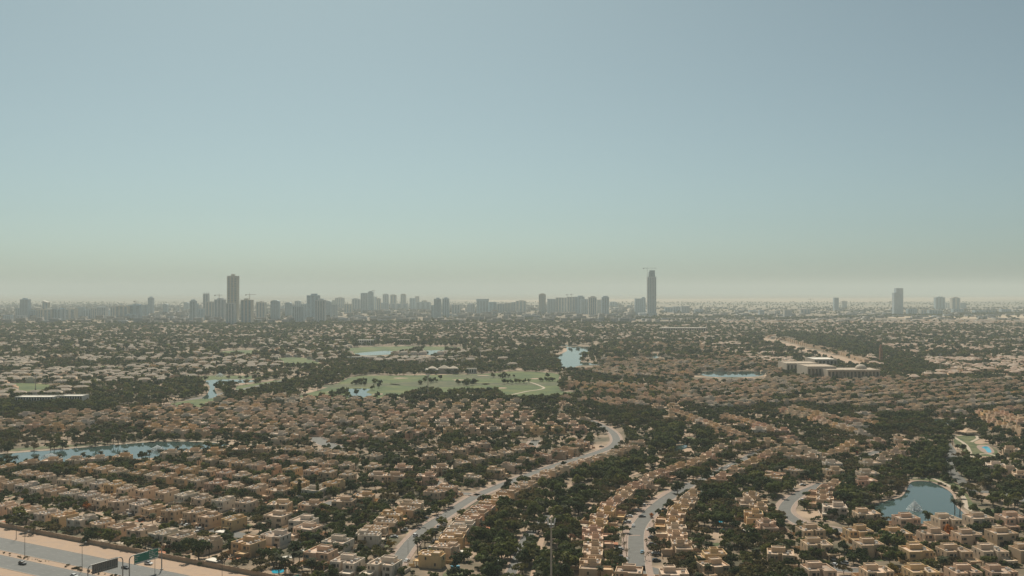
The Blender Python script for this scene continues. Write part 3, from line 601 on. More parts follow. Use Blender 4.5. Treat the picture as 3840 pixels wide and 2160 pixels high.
row([(3062, 2035), (3258, 2035), (3437, 2060), (3577, 2060), (3713, 2058), (3845, 2056)], 'villa', 'the third row below the pond', yaw=4, tw=WARM)
row([(3068, 2128), (3291, 2134), (3452, 2134), (3612, 2136), (3753, 2136)], 'villa', 'the row at the bottom right edge', yaw=4, tw=WARM)
row([(3734, 1741), (3777, 1758), (3794, 1682), (3838, 1774)], 'villa', 'the plots right of the pond park', yaw=-16)
for i, (pp, nn) in enumerate([([(2541, 1541), (2620, 1570), (2700, 1600), (2790, 1628)], 13), ([(2727, 1557), (2800, 1575), (2890, 1604)], 8), ([(2942, 1533), (3050, 1560), (3130, 1590), (3232, 1618)], 12), ([(2980, 1526), (3130, 1563)], 6), ([(3180, 1570), (3290, 1584)], 5)]):
    row(pp, 'townhouse', 'the %s diagonal terrace in the right middle distance' % ['first', 'second', 'third', 'fourth', 'fifth'][i], n=nn, tw=WARM)

# ---- woods (dense trees; no houses)
WOODS = [
 ('the wooded belt between the two streets', [(1790, 2200), (1800, 2100), (1770, 2040), (1830, 1980), (1880, 1910), (1980, 1860), (2100, 1810), (2250, 1760), (2400, 1715), (2480, 1650), (2440, 1610), (2520, 1580), (2640, 1630), (2690, 1660), (2560, 1720), (2420, 1765), (2320, 1830), (2230, 1890), (2150, 1960), (2150, 2060), (2130, 2200)]),
 ('the grove between curving street and bending road', [(2610, 1840), (2640, 1810), (2700, 1800), (2860, 1800), (2890, 1840), (2780, 1850), (2740, 1900), (2760, 1990), (2860, 2010), (2860, 2060), (2720, 2060), (2640, 2020), (2610, 1930)]),
 ('the bank left of the pond', [(3130, 1910), (3140, 1860), (3200, 1820), (3290, 1830), (3380, 1800), (3390, 1830), (3340, 1870), (3240, 1900)]),
 ('the pond park', [(3390, 1800), (3370, 1740), (3400, 1690), (3480, 1660), (3550, 1660), (3560, 1700), (3640, 1740), (3700, 1780), (3840, 1790), (3860, 1920), (3740, 1900), (3660, 1870), (3600, 1800), (3530, 1785), (3440, 1790)]),
 ('the tree belt beyond the canal houses', [(-40, 1520), (200, 1500), (420, 1500), (640, 1512), (560, 1540), (200, 1560), (-40, 1570)]),
 ('the left lakeshore wood', [(430, 1470), (600, 1440), (700, 1420), (770, 1430), (790, 1460), (730, 1490), (560, 1505), (430, 1500)]),
 ('the avenue along the golf course', [(820, 1500), (960, 1460), (1120, 1420), (1280, 1392), (1340, 1395), (1300, 1420), (1180, 1450), (1040, 1475), (900, 1510)]),
 ('the wood behind the golf practice ground', [(1230, 1395), (1400, 1370), (1560, 1370), (1590, 1392), (1500, 1400), (1300, 1405)]),
 ('the clump on the golf practice ground', [(1480, 1412), (1560, 1408), (1580, 1425), (1560, 1455), (1490, 1450)]),
 ('the hedge below the golf practice ground', [(1500, 1490), (1560, 1465), (1700, 1462), (1810, 1470), (1900, 1480), (2100, 1500), (2060, 1520), (1700, 1512), (1540, 1510)]),
 ('the wood right of the golf course', [(2080, 1430), (2115, 1415), (2135, 1470), (2200, 1520), (2330, 1545), (2440, 1540), (2520, 1560), (2440, 1600), (2300, 1590), (2180, 1520), (2090, 1470)]),
 ('the canal-head grove', [(2880, 1505), (3000, 1482), (3120, 1470), (3130, 1480), (3000, 1505), (2920, 1522)]),
 ('the park wood in the right middle distance', [(3240, 1600), (3330, 1565), (3480, 1560), (3600, 1580), (3640, 1610), (3560, 1640), (3440, 1640), (3330, 1625), (3260, 1640)]),
 ('the wood behind the mall', [(2890, 1255), (3000, 1250), (3150, 1270), (3330, 1310), (3420, 1350), (3560, 1390), (3440, 1420), (3330, 1400), (3300, 1350), (3120, 1310)]),
 ('the right-hand wood', [(3420, 1428), (3560, 1412), (3780, 1412), (3700, 1428), (3460, 1440)]),
 ('the far grove', [(1900, 1370), (1920, 1330), (1990, 1310), (2060, 1330), (2030, 1370)]),
]
for _, z in WOODS: mark([P(*q) for q in z], WOOD)

# ---- fill districts: rows of houses laid out on the ground
def district(pix, dline, kind, phrase, sp, rs, tw=TW, keep=0.95, bend=0.0, clump=0.0):
    poly = [P(*q) for q in pix]; a = np.array(poly)
    u = P(*dline[1]) - P(*dline[0]); u /= np.linalg.norm(u); v = np.array([-u[1], u[0]])
    if v[1] < 0: v = -v
    c = a.mean(0); R = np.abs(a - c).max() * 1.5; yaw = math.atan2(u[1], u[0]); rw = 0
    for j in range(-int(R / rs), int(R / rs) + 1):
        got = 0; off = random.uniform(0, sp)
        for i in range(-int(R / sp), int(R / sp) + 1):
            t = i * sp + off; s_ = j * rs + (j % 2) * rs * 0.14
            p = c + u * t + v * (s_ + bend * math.sin(t / 90.0 + j * 0.05)) + rng.normal(0, 0.7, 2)
            if not inpoly(np.array([p[0]]), np.array([p[1]]), poly)[0] or not inframe(p[0], p[1], 60): continue
            if random.random() > keep: continue
            if clump and NZ(p[0] + 900, p[1], 85) < clump: continue
            yy = yaw + bend / 90.0 * math.cos(t / 90.0 + j * 0.05) + math.radians(random.uniform(-3, 3)) + (math.pi if j % 2 else 0)
            if add_house(p[0], p[1], yy, kind, None, None, 0, tw, r=5.6):
                if not got: rw += 1
                got += 1; HOUSES[-1].update(dist=phrase, rw=rw, k=got)
district([(-60, 1568), (420, 1545), (700, 1530), (1010, 1545), (1020, 1655), (600, 1648), (-60, 1690)], [(0, 1600), (1000, 1612)], 'villa', 'beyond the canal', 20, 29, tw=TW, clump=0.2)
district([(700, 1520), (800, 1502), (1300, 1495), (1540, 1520), (1560, 1665), (1010, 1670), (1010, 1560)], [(900, 1570), (1500, 1588)], 'villa', 'above the pale road junction', 20, 31, tw=LIGHT, clump=0.22)
district([(1560, 1520), (1900, 1515), (2120, 1520), (2240, 1580), (2150, 1640), (1990, 1650), (1960, 1640), (1560, 1650)], [(1560, 1570), (2200, 1562)], 'villa', 'below the golf practice ground', 21, 31, clump=0.2)
district([(2080, 1500), (2110, 1440), (2230, 1400), (2560, 1395), (2720, 1425), (2620, 1500), (2330, 1540), (2200, 1530)], [(2150, 1440), (2400, 1475)], 'townhouse', 'right of the golf course', 16, 36, tw=LIGHT, bend=16, clump=0.25)
district([(2560, 1520), (2600, 1440), (2900, 1425), (3400, 1425), (3850, 1430), (3850, 1560), (3660, 1550), (3300, 1540), (2940, 1525), (2700, 1560)], [(2900, 1500), (3450, 1462)], 'villa', 'in the right middle distance', 18, 35, tw=LIGHT, clump=0.12)
district([(3650, 1560), (3760, 1556), (3850, 1570), (3850, 1650), (3740, 1615)], [(3650, 1570), (3840, 1630)], 'townhouse', 'at the right edge above the park', 13.5, 19, tw=WARM)
district([(3130, 1640), (3240, 1560), (3420, 1545), (3640, 1555), (3620, 1575), (3300, 1575), (3240, 1640)], [(3100, 1600), (3500, 1590)], 'villa', 'above the pond park wood', 19, 30, tw=LIGHT)
district([(2480, 1640), (2560, 1600), (2900, 1620), (2960, 1640), (2780, 1645), (2640, 1640)], [(2500, 1620), (2900, 1630)], 'villa', 'behind the curving street head', 20, 28, tw=LIGHT)
district([(2900, 1650), (2960, 1660), (3040, 1660), (3020, 1740), (2930, 1740)], [(2900, 1690), (3040, 1680)], 'villa', 'between the two upper terraces', 22, 27, tw=WARM)
district([(2400, 1560), (2460, 1530), (2560, 1530), (2540, 1580), (2450, 1610)], [(2400, 1560), (2540, 1560)], 'villa', 'behind the wooded belt', 19, 26)
WH = [0.3, 0.04, 0.02, 0.06, 0.5, 0.08]
district([(-60, 1262), (900, 1262), (1340, 1285), (1340, 1345), (1000, 1372), (1150, 1395), (800, 1385), (720, 1430), (420, 1450), (360, 1470), (60, 1500), (-60, 1500)], [(0, 1330), (900, 1322)], 'far', 'w', 23, 33, tw=WH, keep=0.85, clump=0.40, bend=30)
district([(1340, 1300), (1900, 1310), (2060, 1350), (1900, 1385), (1560, 1365), (1400, 1365)], [(1340, 1340), (2000, 1340)], 'far', 'w', 20, 30, tw=WH, keep=0.85, clump=0.4)
district([(2160, 1400), (2260, 1290), (2900, 1285), (2990, 1380), (2870, 1425), (2560, 1400), (2300, 1430)], [(2200, 1380), (2900, 1350)], 'far', 'x', 18, 34, tw=LIGHT, keep=0.9, clump=0.36, bend=24)
district([(2900, 1285), (3850, 1285), (3850, 1430), (3440, 1430), (3340, 1410), (3180, 1310)], [(3000, 1340), (3800, 1350)], 'far', 'x', 19, 32, tw=[0.2, 0.2, 0.05, 0.35, 0.15, 0.05], keep=0.9, clump=0.42)
MIX = [0.3, 0.15, 0.03, 0.2, 0.22, 0.1]
district([(-60, 1225), (1900, 1220), (3850, 1225), (3850, 1288), (-60, 1265)], [(0, 1240), (3000, 1240)], 'far', 'y', 22, 38, tw=MIX, keep=0.9, clump=0.35)
district([(2700, 1205), (3450, 1200), (3850, 1195), (3850, 1230), (2700, 1235)], [(2700, 1220), (3450, 1216)], 'far', 'y', 20, 44, tw=WARM, keep=0.95)

HOUSES.sort(key=lambda h: h['y'])
def ordn(n): return '%d%s' % (n, 'th' if 10 <= n % 100 <= 20 else {1: 'st', 2: 'nd', 3: 'rd'}.get(n % 10, 'th'))
KIND = {'villa': ('villa', 'villa'), 'house': ('narrow_house', 'house'), 'townhouse': ('townhouse', 'townhouse')}
GROUP = {'villa': 'detached stucco villas', 'house': 'narrow stucco houses in rows', 'townhouse': 'terraced stucco townhouses'}
LIMIT = {'villa': 290, 'house': 290, 'townhouse': 200, 'far': 0}
done = {k: 0 for k in LIMIT}; FARH = []; DROWS = {}
for h in HOUSES:
    k = h['kind']
    if done[k] >= LIMIT[k] or not inframe(h['x'], h['y'], -4, 5): FARH.append(h); continue
    done[k] += 1
    nm, cat = KIND[k]; var = random.randrange(3); mir = random.randrange(2)
    if k == 'townhouse': mir = 1 if math.sin(h['yaw']) > 0 else 0     # the lower block towards the viewer
    root = empty(nm, (h['x'], h['y'], 0), h['yaw'], random.uniform(0.97, 1.05))
    near = h['y'] < 760
    adj = {'cream': 'cream', 'tan': 'tan', 'ochre': 'ochre', 'peach': 'peach', 'pale': 'pale grey', 'sandy': 'sandy'}[h['tk']]
    if h['row']:
        if h['row'].startswith(('the corner', 'the plot below', 'the plot with', 'the foot', 'the bottom', 'the terrace end')): lb = '%s flat-roofed %s on %s' % (adj, cat, h['row']) if 'plot' in h['row'] else '%s flat-roofed %s at %s' % (adj, cat, h['row'])
        else: lb = '%s flat-roofed %s, %s from %s in %s' % (adj, cat, ordn(h['k']), h['end'], h['row'])
    else:
        lb = '%s %s, %s from left in %s row %s' % (adj, cat, ordn(h['k']), ordn(h['rw']), h['dist'])
    if len(lb.split()) > 16: lb = lb.replace('flat-roofed ', '')
    tag(root, lb, cat, GROUP[k]); h['root'] = lb
    for i, (pn, me, loc, rz) in enumerate(PROTO[(k, mir, var)]):
        if not near and pn in ('window', 'air_conditioner', 'water_tank', 'door', 'tower_roof') and (h['y'] > 1050 or pn == 'door' or i % 2): continue
        if pn in ('air_conditioner', 'water_tank') and random.random() < 0.25: continue
        c = h['c']
        if pn in ('stair_tower',) and random.random() < 0.12: c = tuple(v * 0.9 for v in c)
        o = ob(pn, me, root, loc, c); o.rotation_euler = (0, 0, rz)

# the rest of the suburb: one mesh per look
def joined(name, items, template, mats, label, cat):
    """items: (x,y,z,yaw,sx,sy,sz,(r,g,b)); template: verts, quads, material index"""
    v, f, m = template; v = np.array(v, float); f = np.array(f); n = len(items); nv = len(v)
    a = np.array([[q[0], q[1], q[2], q[3], q[4], q[5], q[6], *q[7]] for q in items])
    c, s = np.cos(a[:, 3]), np.sin(a[:, 3])
    vx = v[None, :, 0] * a[:, 4:5]; vy = v[None, :, 1] * a[:, 5:6]; vz = v[None, :, 2] * a[:, 6:7] + a[:, 2:3]
    V = np.stack([vx * c[:, None] - vy * s[:, None] + a[:, 0:1], vx * s[:, None] + vy * c[:, None] + a[:, 1:2], vz], -1).reshape(-1, 3)
    Fq = (f[None] + (np.arange(n) * nv)[:, None, None]).reshape(-1, f.shape[1])
    me = bpy.data.meshes.new(name); me.vertices.add(len(V)); me.vertices.foreach_set('co', V.astype(np.float32).ravel())
    me.loops.add(Fq.size); me.loops.foreach_set('vertex_index', Fq.astype(np.int32).ravel())
    me.polygons.add(len(Fq)); me.polygons.foreach_set('loop_start', (np.arange(len(Fq)) * f.shape[1]).astype(np.int32))
    for q in mats: me.materials.append(q)
    me.polygons.foreach_set('material_index', np.tile(np.array(m, np.int32), n))
    at = me.attributes.new('tint', 'FLOAT_COLOR', 'POINT')
    cc = np.concatenate([np.repeat(a[:, 7:10], nv, 0), np.ones((n * nv, 1))], 1); at.data.foreach_set('color', cc.astype(np.float32).ravel())
    me.update(calc_edges=True); o = ob(name, me); tag(o, label, cat, None, 'stuff'); return o
def tmpl(kind):
    mb = MB()
    def blk(x0, x1, y0, y1, z0, h, p=0.8, t=0.4):
        o_ = [(x0, y0), (x1, y0), (x1, y1), (x0, y1)]; i_ = [(x0 + t, y0 + t), (x1 - t, y0 + t), (x1 - t, y1 - t), (x0 + t, y1 - t)]
        for i in range(4):
            j = (i + 1) % 4
            mb.quad((*o_[i], z0), (*o_[j], z0), (*o_[j], h), (*o_[i], h)); mb.quad((*o_[i], h), (*o_[j], h), (*i_[j], h), (*i_[i], h)); mb.quad((*i_[i], h), (*i_[j], h), (*i_[j], h - p), (*i_[i], h - p))
        mb.quad(*[(*q, h - p) for q in i_], 1)
    if kind == 'flat':
        blk(-6, 0.4, -5.4, 5.6, 0, 6.3); blk(0.42, 6, -4.4, 5.2, 0, 6.1); blk(-3.6, 2.6, 0.8, 4.6, 5.4, 8.0, 0.4, 0.3); mb.box(1.4, 6.2, -9, -4.6, 0, 3.1)
        for x in (-4.2, -1.8): mb.quad((x, -5.44, 3.7), (x + 1.3, -5.44, 3.7), (x + 1.3, -5.44, 5.2), (x, -5.44, 5.2), 2)
        mb.quad((2.6, -4.44, 3.7), (4.0, -4.44, 3.7), (4.0, -4.44, 5.2), (2.6, -4.44, 5.2), 2)
    else:
        mb.box(-7, 7, -6, 6, 0, 6.0)
        a = [(-7.5, -6.5), (7.5, -6.5), (7.5, 6.5), (-7.5, 6.5)]; b = [(-3.5, -1.2), (3.5, -1.2), (3.5, 1.2), (-3.5, 1.2)]
        for i in range(4): j = (i + 1) % 4; mb.quad((*a[i], 6.02), (*a[j], 6.02), (*b[j], 8.2), (*b[i], 8.2), 1)
        mb.quad(*[(*q, 8.2) for q in b], 1); mb.box(-2, 2.2, -8.2, -6.1, 0, 6.8); mb.box(7.1, 10.5, -4, 5, 0, 3.4)
        for x in (-5.6, -3.9, 3.4, 5.0): mb.quad((x, -6.04, 3.5), (x + 1.1, -6.04, 3.5), (x + 1.1, -6.04, 5.1), (x, -6.04, 5.1), 2)
    return mb.v, mb.f, mb.m
M['paleroof'] = mat('pale_roof_far', (0.31, 0.27, 0.22), var=0.35, scale=0.06, col2=(0.22, 0.18, 0.145))
M['hip'] = mat('tiled_roof_far', (0.36, 0.25, 0.19), tint=None, var=0.2, scale=0.1, col2=(0.40, 0.33, 0.27))
it = {'flat': [], 'hip': [], 'white': []}
for h in FARH:
    q = (h['x'], h['y'], 0.0, h['yaw'], random.uniform(0.85, 1.15) * (1.2 if h['kind'] in ('townhouse', 'far') else 1), random.uniform(0.9, 1.1), random.uniform(0.92, 1.08), h['c'])
    d_ = h.get('dist')
    if d_ == 'w': it['white' if random.random() < 0.7 else 'flat'].append(q)
    elif d_ == 'x' and h['x'] > 480: it['hip' if random.random() < 0.7 else 'flat'].append(q)
    elif d_ == 'y': it[random.choice(['flat', 'hip', 'white'])].append(q)
    else: it['flat'].append(q)
joined('far_flat_roofed_houses', it['flat'], tmpl('flat'), [M['wall_far'], M['deck_far'], M['glass']], 'mass of small flat-roofed tan houses filling the distant suburb', 'houses')
joined('far_tiled_roof_houses', it['hip'], tmpl('hip'), [M['wall_far'], M['hip'], M['glass']], 'mass of small houses with pinkish tiled roofs far off', 'houses')
joined('far_white_houses', it['white'], tmpl('hip'), [M['wall_far'], M['paleroof'], M['glass']], 'mass of pale villas with light roofs around the golf course', 'houses')

# ================================================================ TREES
def crown(kind, n, size, seed):
    r = np.random.default_rng(seed); V = []; Fc = []
    if kind == 'round': lobes = [(r.normal(0, 0.40), r.normal(0, 0.40), 1.15 + r.normal(0, 0.28), r.uniform(0.38, 0.58)) for _ in range(9)]; fl = 0.9
    elif kind == 'spread': lobes = [(r.normal(0, 0.55), r.normal(0, 0.55), 1.12 + r.normal(0, 0.12), r.uniform(0.32, 0.5)) for _ in range(11)]; fl = 0.55
    elif kind == 'column': lobes = [(r.normal(0, 0.10), r.normal(0, 0.10), 0.7 + 0.28 * i, 0.42 * (1.05 - 0.07 * i)) for i in range(10)]; fl = 1.1
    elif kind == 'bush': lobes = [(r.normal(0, 0.4), r.normal(0, 0.4), 0.35 + abs(r.normal(0, 0.12)), r.uniform(0.35, 0.5)) for _ in range(6)]; fl = 0.8
    else: lobes = [(r.normal(0, 0.42), r.normal(0, 0.42), 1.5 + r.normal(0, 0.2), r.uniform(0.2, 0.34)) for _ in range(8)]; fl = 0.8
    for i in range(n):
        L_ = lobes[i % len(lobes)]; d = r.normal(0, 1, 3); d /= np.linalg.norm(d)
        if d[2] < -0.35: d[2] *= -0.6
        p = np.array(L_[:3]) + d * L_[3] * np.array([1, 1, fl]) * r.uniform(0.78, 1.06)
        nn = d + r.normal(0, 0.55, 3); nn /= np.linalg.norm(nn)
        a = np.cross(nn, r.normal(0, 1, 3)); a /= np.linalg.norm(a); b = np.cross(nn, a)
        s_ = size * r.uniform(0.6, 1.35); k = len(V)
        a = a * s_ * 0.5; b = b * s_ * r.uniform(0.35, 0.6)
        V += [p - a - b * 0.5, p + a * 0.9 - b, p + a + b * 0.6, p - a * 0.6 + b]; Fc.append((k, k + 1, k + 2, k + 3))
    return V, Fc
def trunkmesh(kind, seed):
    r = random.Random(seed); mb = MB(); hh = {'round': 0.95, 'spread': 0.9, 'column': 2.0, 'bush': 0.25, 'bare': 1.2}[kind]
    mb.tube((0, 0, -0.02), (r.uniform(-.05, .05), r.uniform(-.05, .05), hh * 0.6), 0.075, 0.05, 6)
    for i in range(5 if kind != 'bush' else 3):
        t = i * 1.256 + r.uniform(0, 0.6); q = 0.42 if kind != 'column' else 0.15
        mb.tube((0, 0, hh * (0.42 + 0.03 * i)), (q * math.cos(t), q * math.sin(t), hh * r.uniform(0.95, 1.25)), 0.04, 0.012, 5, cap=False)
    return mb
def palm(seed):
    r = random.Random(seed); mb = MB(); fr = MB(); hh = 6.2
    pr = (0, 0, -0.05)
    for i in range(5):
        z = hh * (i + 1) / 5; q = (0.12 * math.sin(i * 0.7 + seed), 0.1 * math.cos(i * 0.5 + seed), z); mb.tube(pr, q, 0.24 - 0.016 * i, 0.23 - 0.016 * i, 7, cap=False); pr = q
    for i in range(26):
        t = i * 2.399 + r.uniform(-.15, .15); el = r.uniform(-0.35, 1.1); L_ = r.uniform(2.3, 3.1); px = [pr]; d = el
        for k in range(5):
            a = px[-1]; st = L_ / 5; px.append((a[0] + st * math.cos(d) * math.cos(t), a[1] + st * math.cos(d) * math.sin(t), a[2] + st * math.sin(d))); d -= 0.32
        sx, sy = -math.sin(t), math.cos(t); wd = [0.10, 0.46, 0.55, 0.46, 0.28, 0.03]
        for k in range(5):
            for sg in (-1, 1):
                a, b = px[k], px[k + 1]; w0, w1 = wd[k], wd[k + 1]
                fr.quad(a, b, (b[0] + sg * sx * w1, b[1] + sg * sy * w1, b[2] - w1 * 0.45), (a[0] + sg * sx * w0, a[1] + sg * sy * w0, a[2] - w0 * 0.45))
    return mb, fr
TP = {}
def add_proto(key, kind, lm, n, size, seed, tk=None):
    V, Fc = crown(kind, n, size, seed); tb = trunkmesh(tk or kind, seed)
    cm = mesh_from('crown', V, Fc, [lm]); tm = tb.mesh('trunk', M['bark'])
    v2 = V + tb.v; f2 = Fc + [tuple(i + len(V) for i in q) for q in tb.f]
    TP[key] = (cm, tm, mesh_from('tree_' + key, v2, f2, [lm, M['bark']], [0] * len(Fc) + [1] * len(tb.f)))
for i in range(4): add_proto('a_round%d' % i, 'round', LF['round'], 420, 0.27, 100 + i)
for i in range(3): add_proto('b_spread%d' % i, 'spread', LF['spread'], 380, 0.25, 200 + i)
add_proto('c_column0', 'column', LF['round'], 460, 0.26, 300)
for i in range(3): add_proto('d_far%d' % i, 'round', LF['round'], 70, 0.55, 400 + i)
for i in range(2): add_proto('e_farspread%d' % i, 'spread', LF['spread'], 60, 0.55, 450 + i)
for i in range(2): add_proto('f_bush%d' % i, 'bush', LF['round'] if i else LF['spread'], 160, 0.30, 500 + i)
add_proto('g_bare0', 'bare', LF['spread'], 90, 0.16, 550)
for k_, m_ in (('yellow', 'yellow'), ('orange', 'orange'), ('red', 'red')):
    add_proto('h_' + k_, 'round' if k_ != 'red' else 'bush', LF[m_], 300, 0.26, 600, 'round' if k_ != 'red' else 'bush')
for i in range(2):
    mb, fr = palm(i + 3); tm = mb.mesh('trunk', M['bark']); cm = fr.mesh('fronds', LF['palm'])
    TP['p_palm%d' % i] = (cm, tm, mesh_from('tree_palm', fr.v + mb.v, fr.f + [tuple(q + len(fr.v) for q in f) for f in mb.f], [LF['palm'], M['bark']], [0] * len(fr.f) + [1] * len(mb.f)))
TREES = []          # x, y, proto key, scale, label base, priority
HC = {}
for h in HOUSES:
    HC.setdefault((int(h['x'] // 40), int(h['y'] // 40)), []).append(h)
def near_house(x, y):
    best = None; bd = 1e9
    for i in (-1, 0, 1):
        for j in (-1, 0, 1):
            for h in HC.get((int(x // 40) + i, int(y // 40) + j), ()):
                d = (h['x'] - x) ** 2 + (h['y'] - y) ** 2
                if d < bd: bd = d; best = h
    return best, math.sqrt(bd)
def species(x, y, wood):
    t = NZ(x, y, 35) + random.uniform(-0.25, 0.25)
    if t > 0.66: return 'b_spread%d' % random.randrange(3), random.uniform(2.6, 4.2)
    if random.random() < (0.03 if wood else 0.09) and y < 1200: return 'p_palm%d' % random.randrange(2), random.uniform(0.8, 1.25)
    return 'a_round%d' % random.randrange(4), random.uniform(2.0, 4.0) * (1.22 if wood else 0.92)
LUSH = [np.array([P(*q) for q in z]) for z in ([(960, 1905), (1480, 1885), (1420, 1990), (1360, 2060), (1500, 2180), (960, 2140)], [(2630, 1990), (2760, 1990), (2900, 2040), (3010, 1990), (3030, 2180), (2640, 2180)], [(3000, 1650), (3280, 1640), (3400, 1700), (3200, 1800), (3000, 1760)], [(3140, 1830), (3380, 1800), (3250, 1910)], [(1480, 1690), (1640, 1690), (1560, 1860), (1420, 1860)], [(2600, 1830), (2960, 1790), (2980, 1840), (2760, 1850), (2740, 1990), (2600, 2000)])]
def lush(x, y): return any(inpoly(np.array([x]), np.array([y]), z)[0] for z in LUSH)
WP = [(n, np.array([P(*q) for q in z])) for n, z in WOODS]
def wood_at(x, y):
    for n, p in WP:
        if inpoly(np.array([x]), np.array([y]), p)[0]: return n
    return None
y = 400.0
while y < 4000:
    st = 5.6 if y < 800 else (6.2 if y < 1250 else (8.5 if y < 2000 else 13.0))
    hw = y * 1920 / F + 60
    for i in range(int(2 * hw / st)):
        x = -hw + (i + random.uniform(0.05, 0.95)) * st; yy = y + random.uniform(-0.5, 0.5) * st
        if not inframe(x, yy, 80): continue
        oc = occ(x, yy)
        if oc & (WATER | ROAD | OPEN | HOUSE): continue
        if (occ(x, yy + 7) | occ(x, yy + 13)) & ROAD and not oc & WOOD and random.random() < 0.75: continue
        if (occ(x, yy + 9) | occ(x, yy + 22)) & WATER and random.random() < 0.65: continue
        n_ = NZ(x, yy, 26) * 0.55 + NZ(x + 500, yy + 300, 70) * 0.45
        if oc & WOOD:
            if random.random() > (0.62 if y < 900 else 0.85) or NZ(x + 77, yy, 14) < 0.16: continue
            wn_ = wood_at(x, yy) if y < 1000 else 'w'
        else:
            if random.random() > (1.9 if y < 800 and lush(x, yy) else 1.0) * (0.40 + 0.9 * (n_ - 0.30)) * (0.9 if y < 700 else (1.2 if y < 1250 else (0.9 if y < 2100 else 0.55))): continue
            wn_ = None
        if y < 1250:
            k, s_ = species(x, yy, wn_)
            if not wn_:
                s_ *= 0.95 if k[0] != 'p' else 1
                h_, d_ = near_house(x, yy)
                if d_ < 9.0 and k[0] != 'p': s_ = min(s_, 2.9)
                if random.random() < (0.34 if y < 700 else 0.2): k, s_ = 'f_bush%d' % random.randrange(2), random.uniform(1.2, 2.4)
        else:
            k = random.choice(['d_far0', 'd_far1', 'd_far2', 'e_farspread0', 'e_farspread1']); s_ = random.uniform(2.6, 4.4) * (1 if y < 2000 else 1.55)
        TREES.append([x, yy, k, s_, wn_])
    y += st
def put(pix, key, s_, label=None): p = P(*pix); TREES.append([p[0], p[1], key, s_, label or 'x'])
LAB = {}
SPECIAL = [  # pixel of the trunk base, prototype, size, label
 ((75, 1962), 'a_round0', 4.6, 'large dark tree just behind the left end of the highway wall'),
 ((412, 2042), 'a_round1', 4.4, 'round dark tree leaning over the highway wall left of the green sign'),
 ((745, 2098), 'a_round2', 5.6, 'largest dark tree overhanging the highway wall'),
 ((668, 2080), 'a_round3', 3.6, 'slim dark tree beside the largest wall tree'),
 ((320, 1913), 'h_orange', 2.6, 'orange flowering tree between pale houses near the highway'),
 ((1465, 2056), 'h_yellow', 2.2, 'yellow flowering tree at the foot of the long street'),
 ((1140, 2040), 'h_yellow', 2.0, 'yellow-green flowering tree above the crenellated villa'),
 ((1325, 1692), 'h_red', 3.2, 'crimson bougainvillea bush beside a white villa'),
 ((3210, 1702), 'h_red', 2.4, 'red bougainvillea over a carport above the pond'),
 ((2675, 1978), 'h_red', 1.8, 'red bougainvillea near the small garden pools'),
 ((3165, 1727), 'h_red', 2.2, 'orange-red bush beside the parked white car'),
 ((3560, 2005), 'h_orange', 2.8, 'orange flowering tree between two villas below the pond'),
 ((3715, 2128), 'h_yellow', 2.6, 'yellow-green tree between villas at the bottom right'),
 ((3350, 2160), 'h_yellow', 3.0, 'yellowish tree at the bottom edge between two villas'),
 ((1123, 1872), 'c_column0', 3.9, 'left of two tall columnar trees in the villa gardens'),
 ((1190, 1872), 'c_column0', 3.4, 'right of two tall columnar trees in the villa gardens'),
 ((1755, 1775), 'a_round1', 4.0, 'dense dark round tree above the long street'),
 ((3480, 1957), 'a_round0', 3.2, 'round dark tree standing on the near pond shore'),
 ((2445, 1942), 'h_orange', 1.5, 'small orange tree on the right kerb of the curving street'),
 ((3330, 2058), 'a_round2', 5.0, 'large dark tree in the middle of the villas below the pond'),
 ((3375, 2075), 'a_round3', 4.6, 'second large dark tree among villas below the pond'),
 ((2540, 1850), 'a_round1', 4.2, 'big round tree at the bend of the curving street'),
 ((2905, 1860), 'a_round2', 5.2, 'big dark tree on the inside of the bending road'),
 ((2650, 1690), 'a_round0', 5.0, 'isolated dark round tree at the end of the wooded belt'),
 ((855, 1490), 'd_far1', 6.5, 'broad dark tree on the golf lake peninsula'),
 ((2350, 1470), 'd_far0', 4.2, 'round tree inside the curve of the golf path'),
]
for q in SPECIAL: put(q[0], q[1], q[2], 'L:' + q[3])
for i, q in enumerate([(560, 1725), (25, 1742), (60, 1748), (137, 1745), (225, 1740), (312, 1733), (378, 1729), (470, 1725), (600, 1722), (665, 1708)]):
    put(q, 'p_palm%d' % (i % 2), 1.15, 'L:date palm on the near canal bank, %s from left' % ordn(i + 1 if i else 1) if False else 'L:%s' % ['lone tall date palm on the open canal corner', 'leftmost date palm on the near canal bank', 'second date palm on the canal bank from the left', 'third date palm on the canal bank from the left', 'fourth date palm on the canal bank from the left', 'fifth date palm on the canal bank from the left', 'sixth date palm on the canal bank from the left', 'seventh date palm on the canal bank from the left', 'date palm right of the lone canal corner palm', 'rightmost date palm on the near canal bank'][i])
for i, q in enumerate([(1046, 2150), (1072, 2152), (1170, 2160), (1100, 2130), (1260, 2100)]):
    put(q, 'p_palm%d' % (i % 2), 1.2, 'L:date palm above the lowest green sign, %s from left' % ['second', 'third', 'fourth', 'first', 'fifth'][i] if False else 'L:' + ['date palm beside the small pool near the lowest green sign', 'date palm right of the small pool by the sign', 'date palm at the bottom edge below a villa', 'date palm behind the small pool by the sign', 'date palm in front of the crenellated villa'][i])
for i, q in enumerate([(3580, 1928), (3600, 1935), (3806, 1925), (3566, 1790), (3540, 2160), (3700, 1830)]):
    put(q, 'p_palm%d' % (i % 2), 1.3, 'L:' + ['date palm at the right tip of the pond', 'second date palm at the right tip of the pond', 'tall date palm at the right edge of the pond park', 'tall palm above the pond path', 'date palm at the bottom edge between lower right villas', 'palm in the shaded side of the pond park'][i])
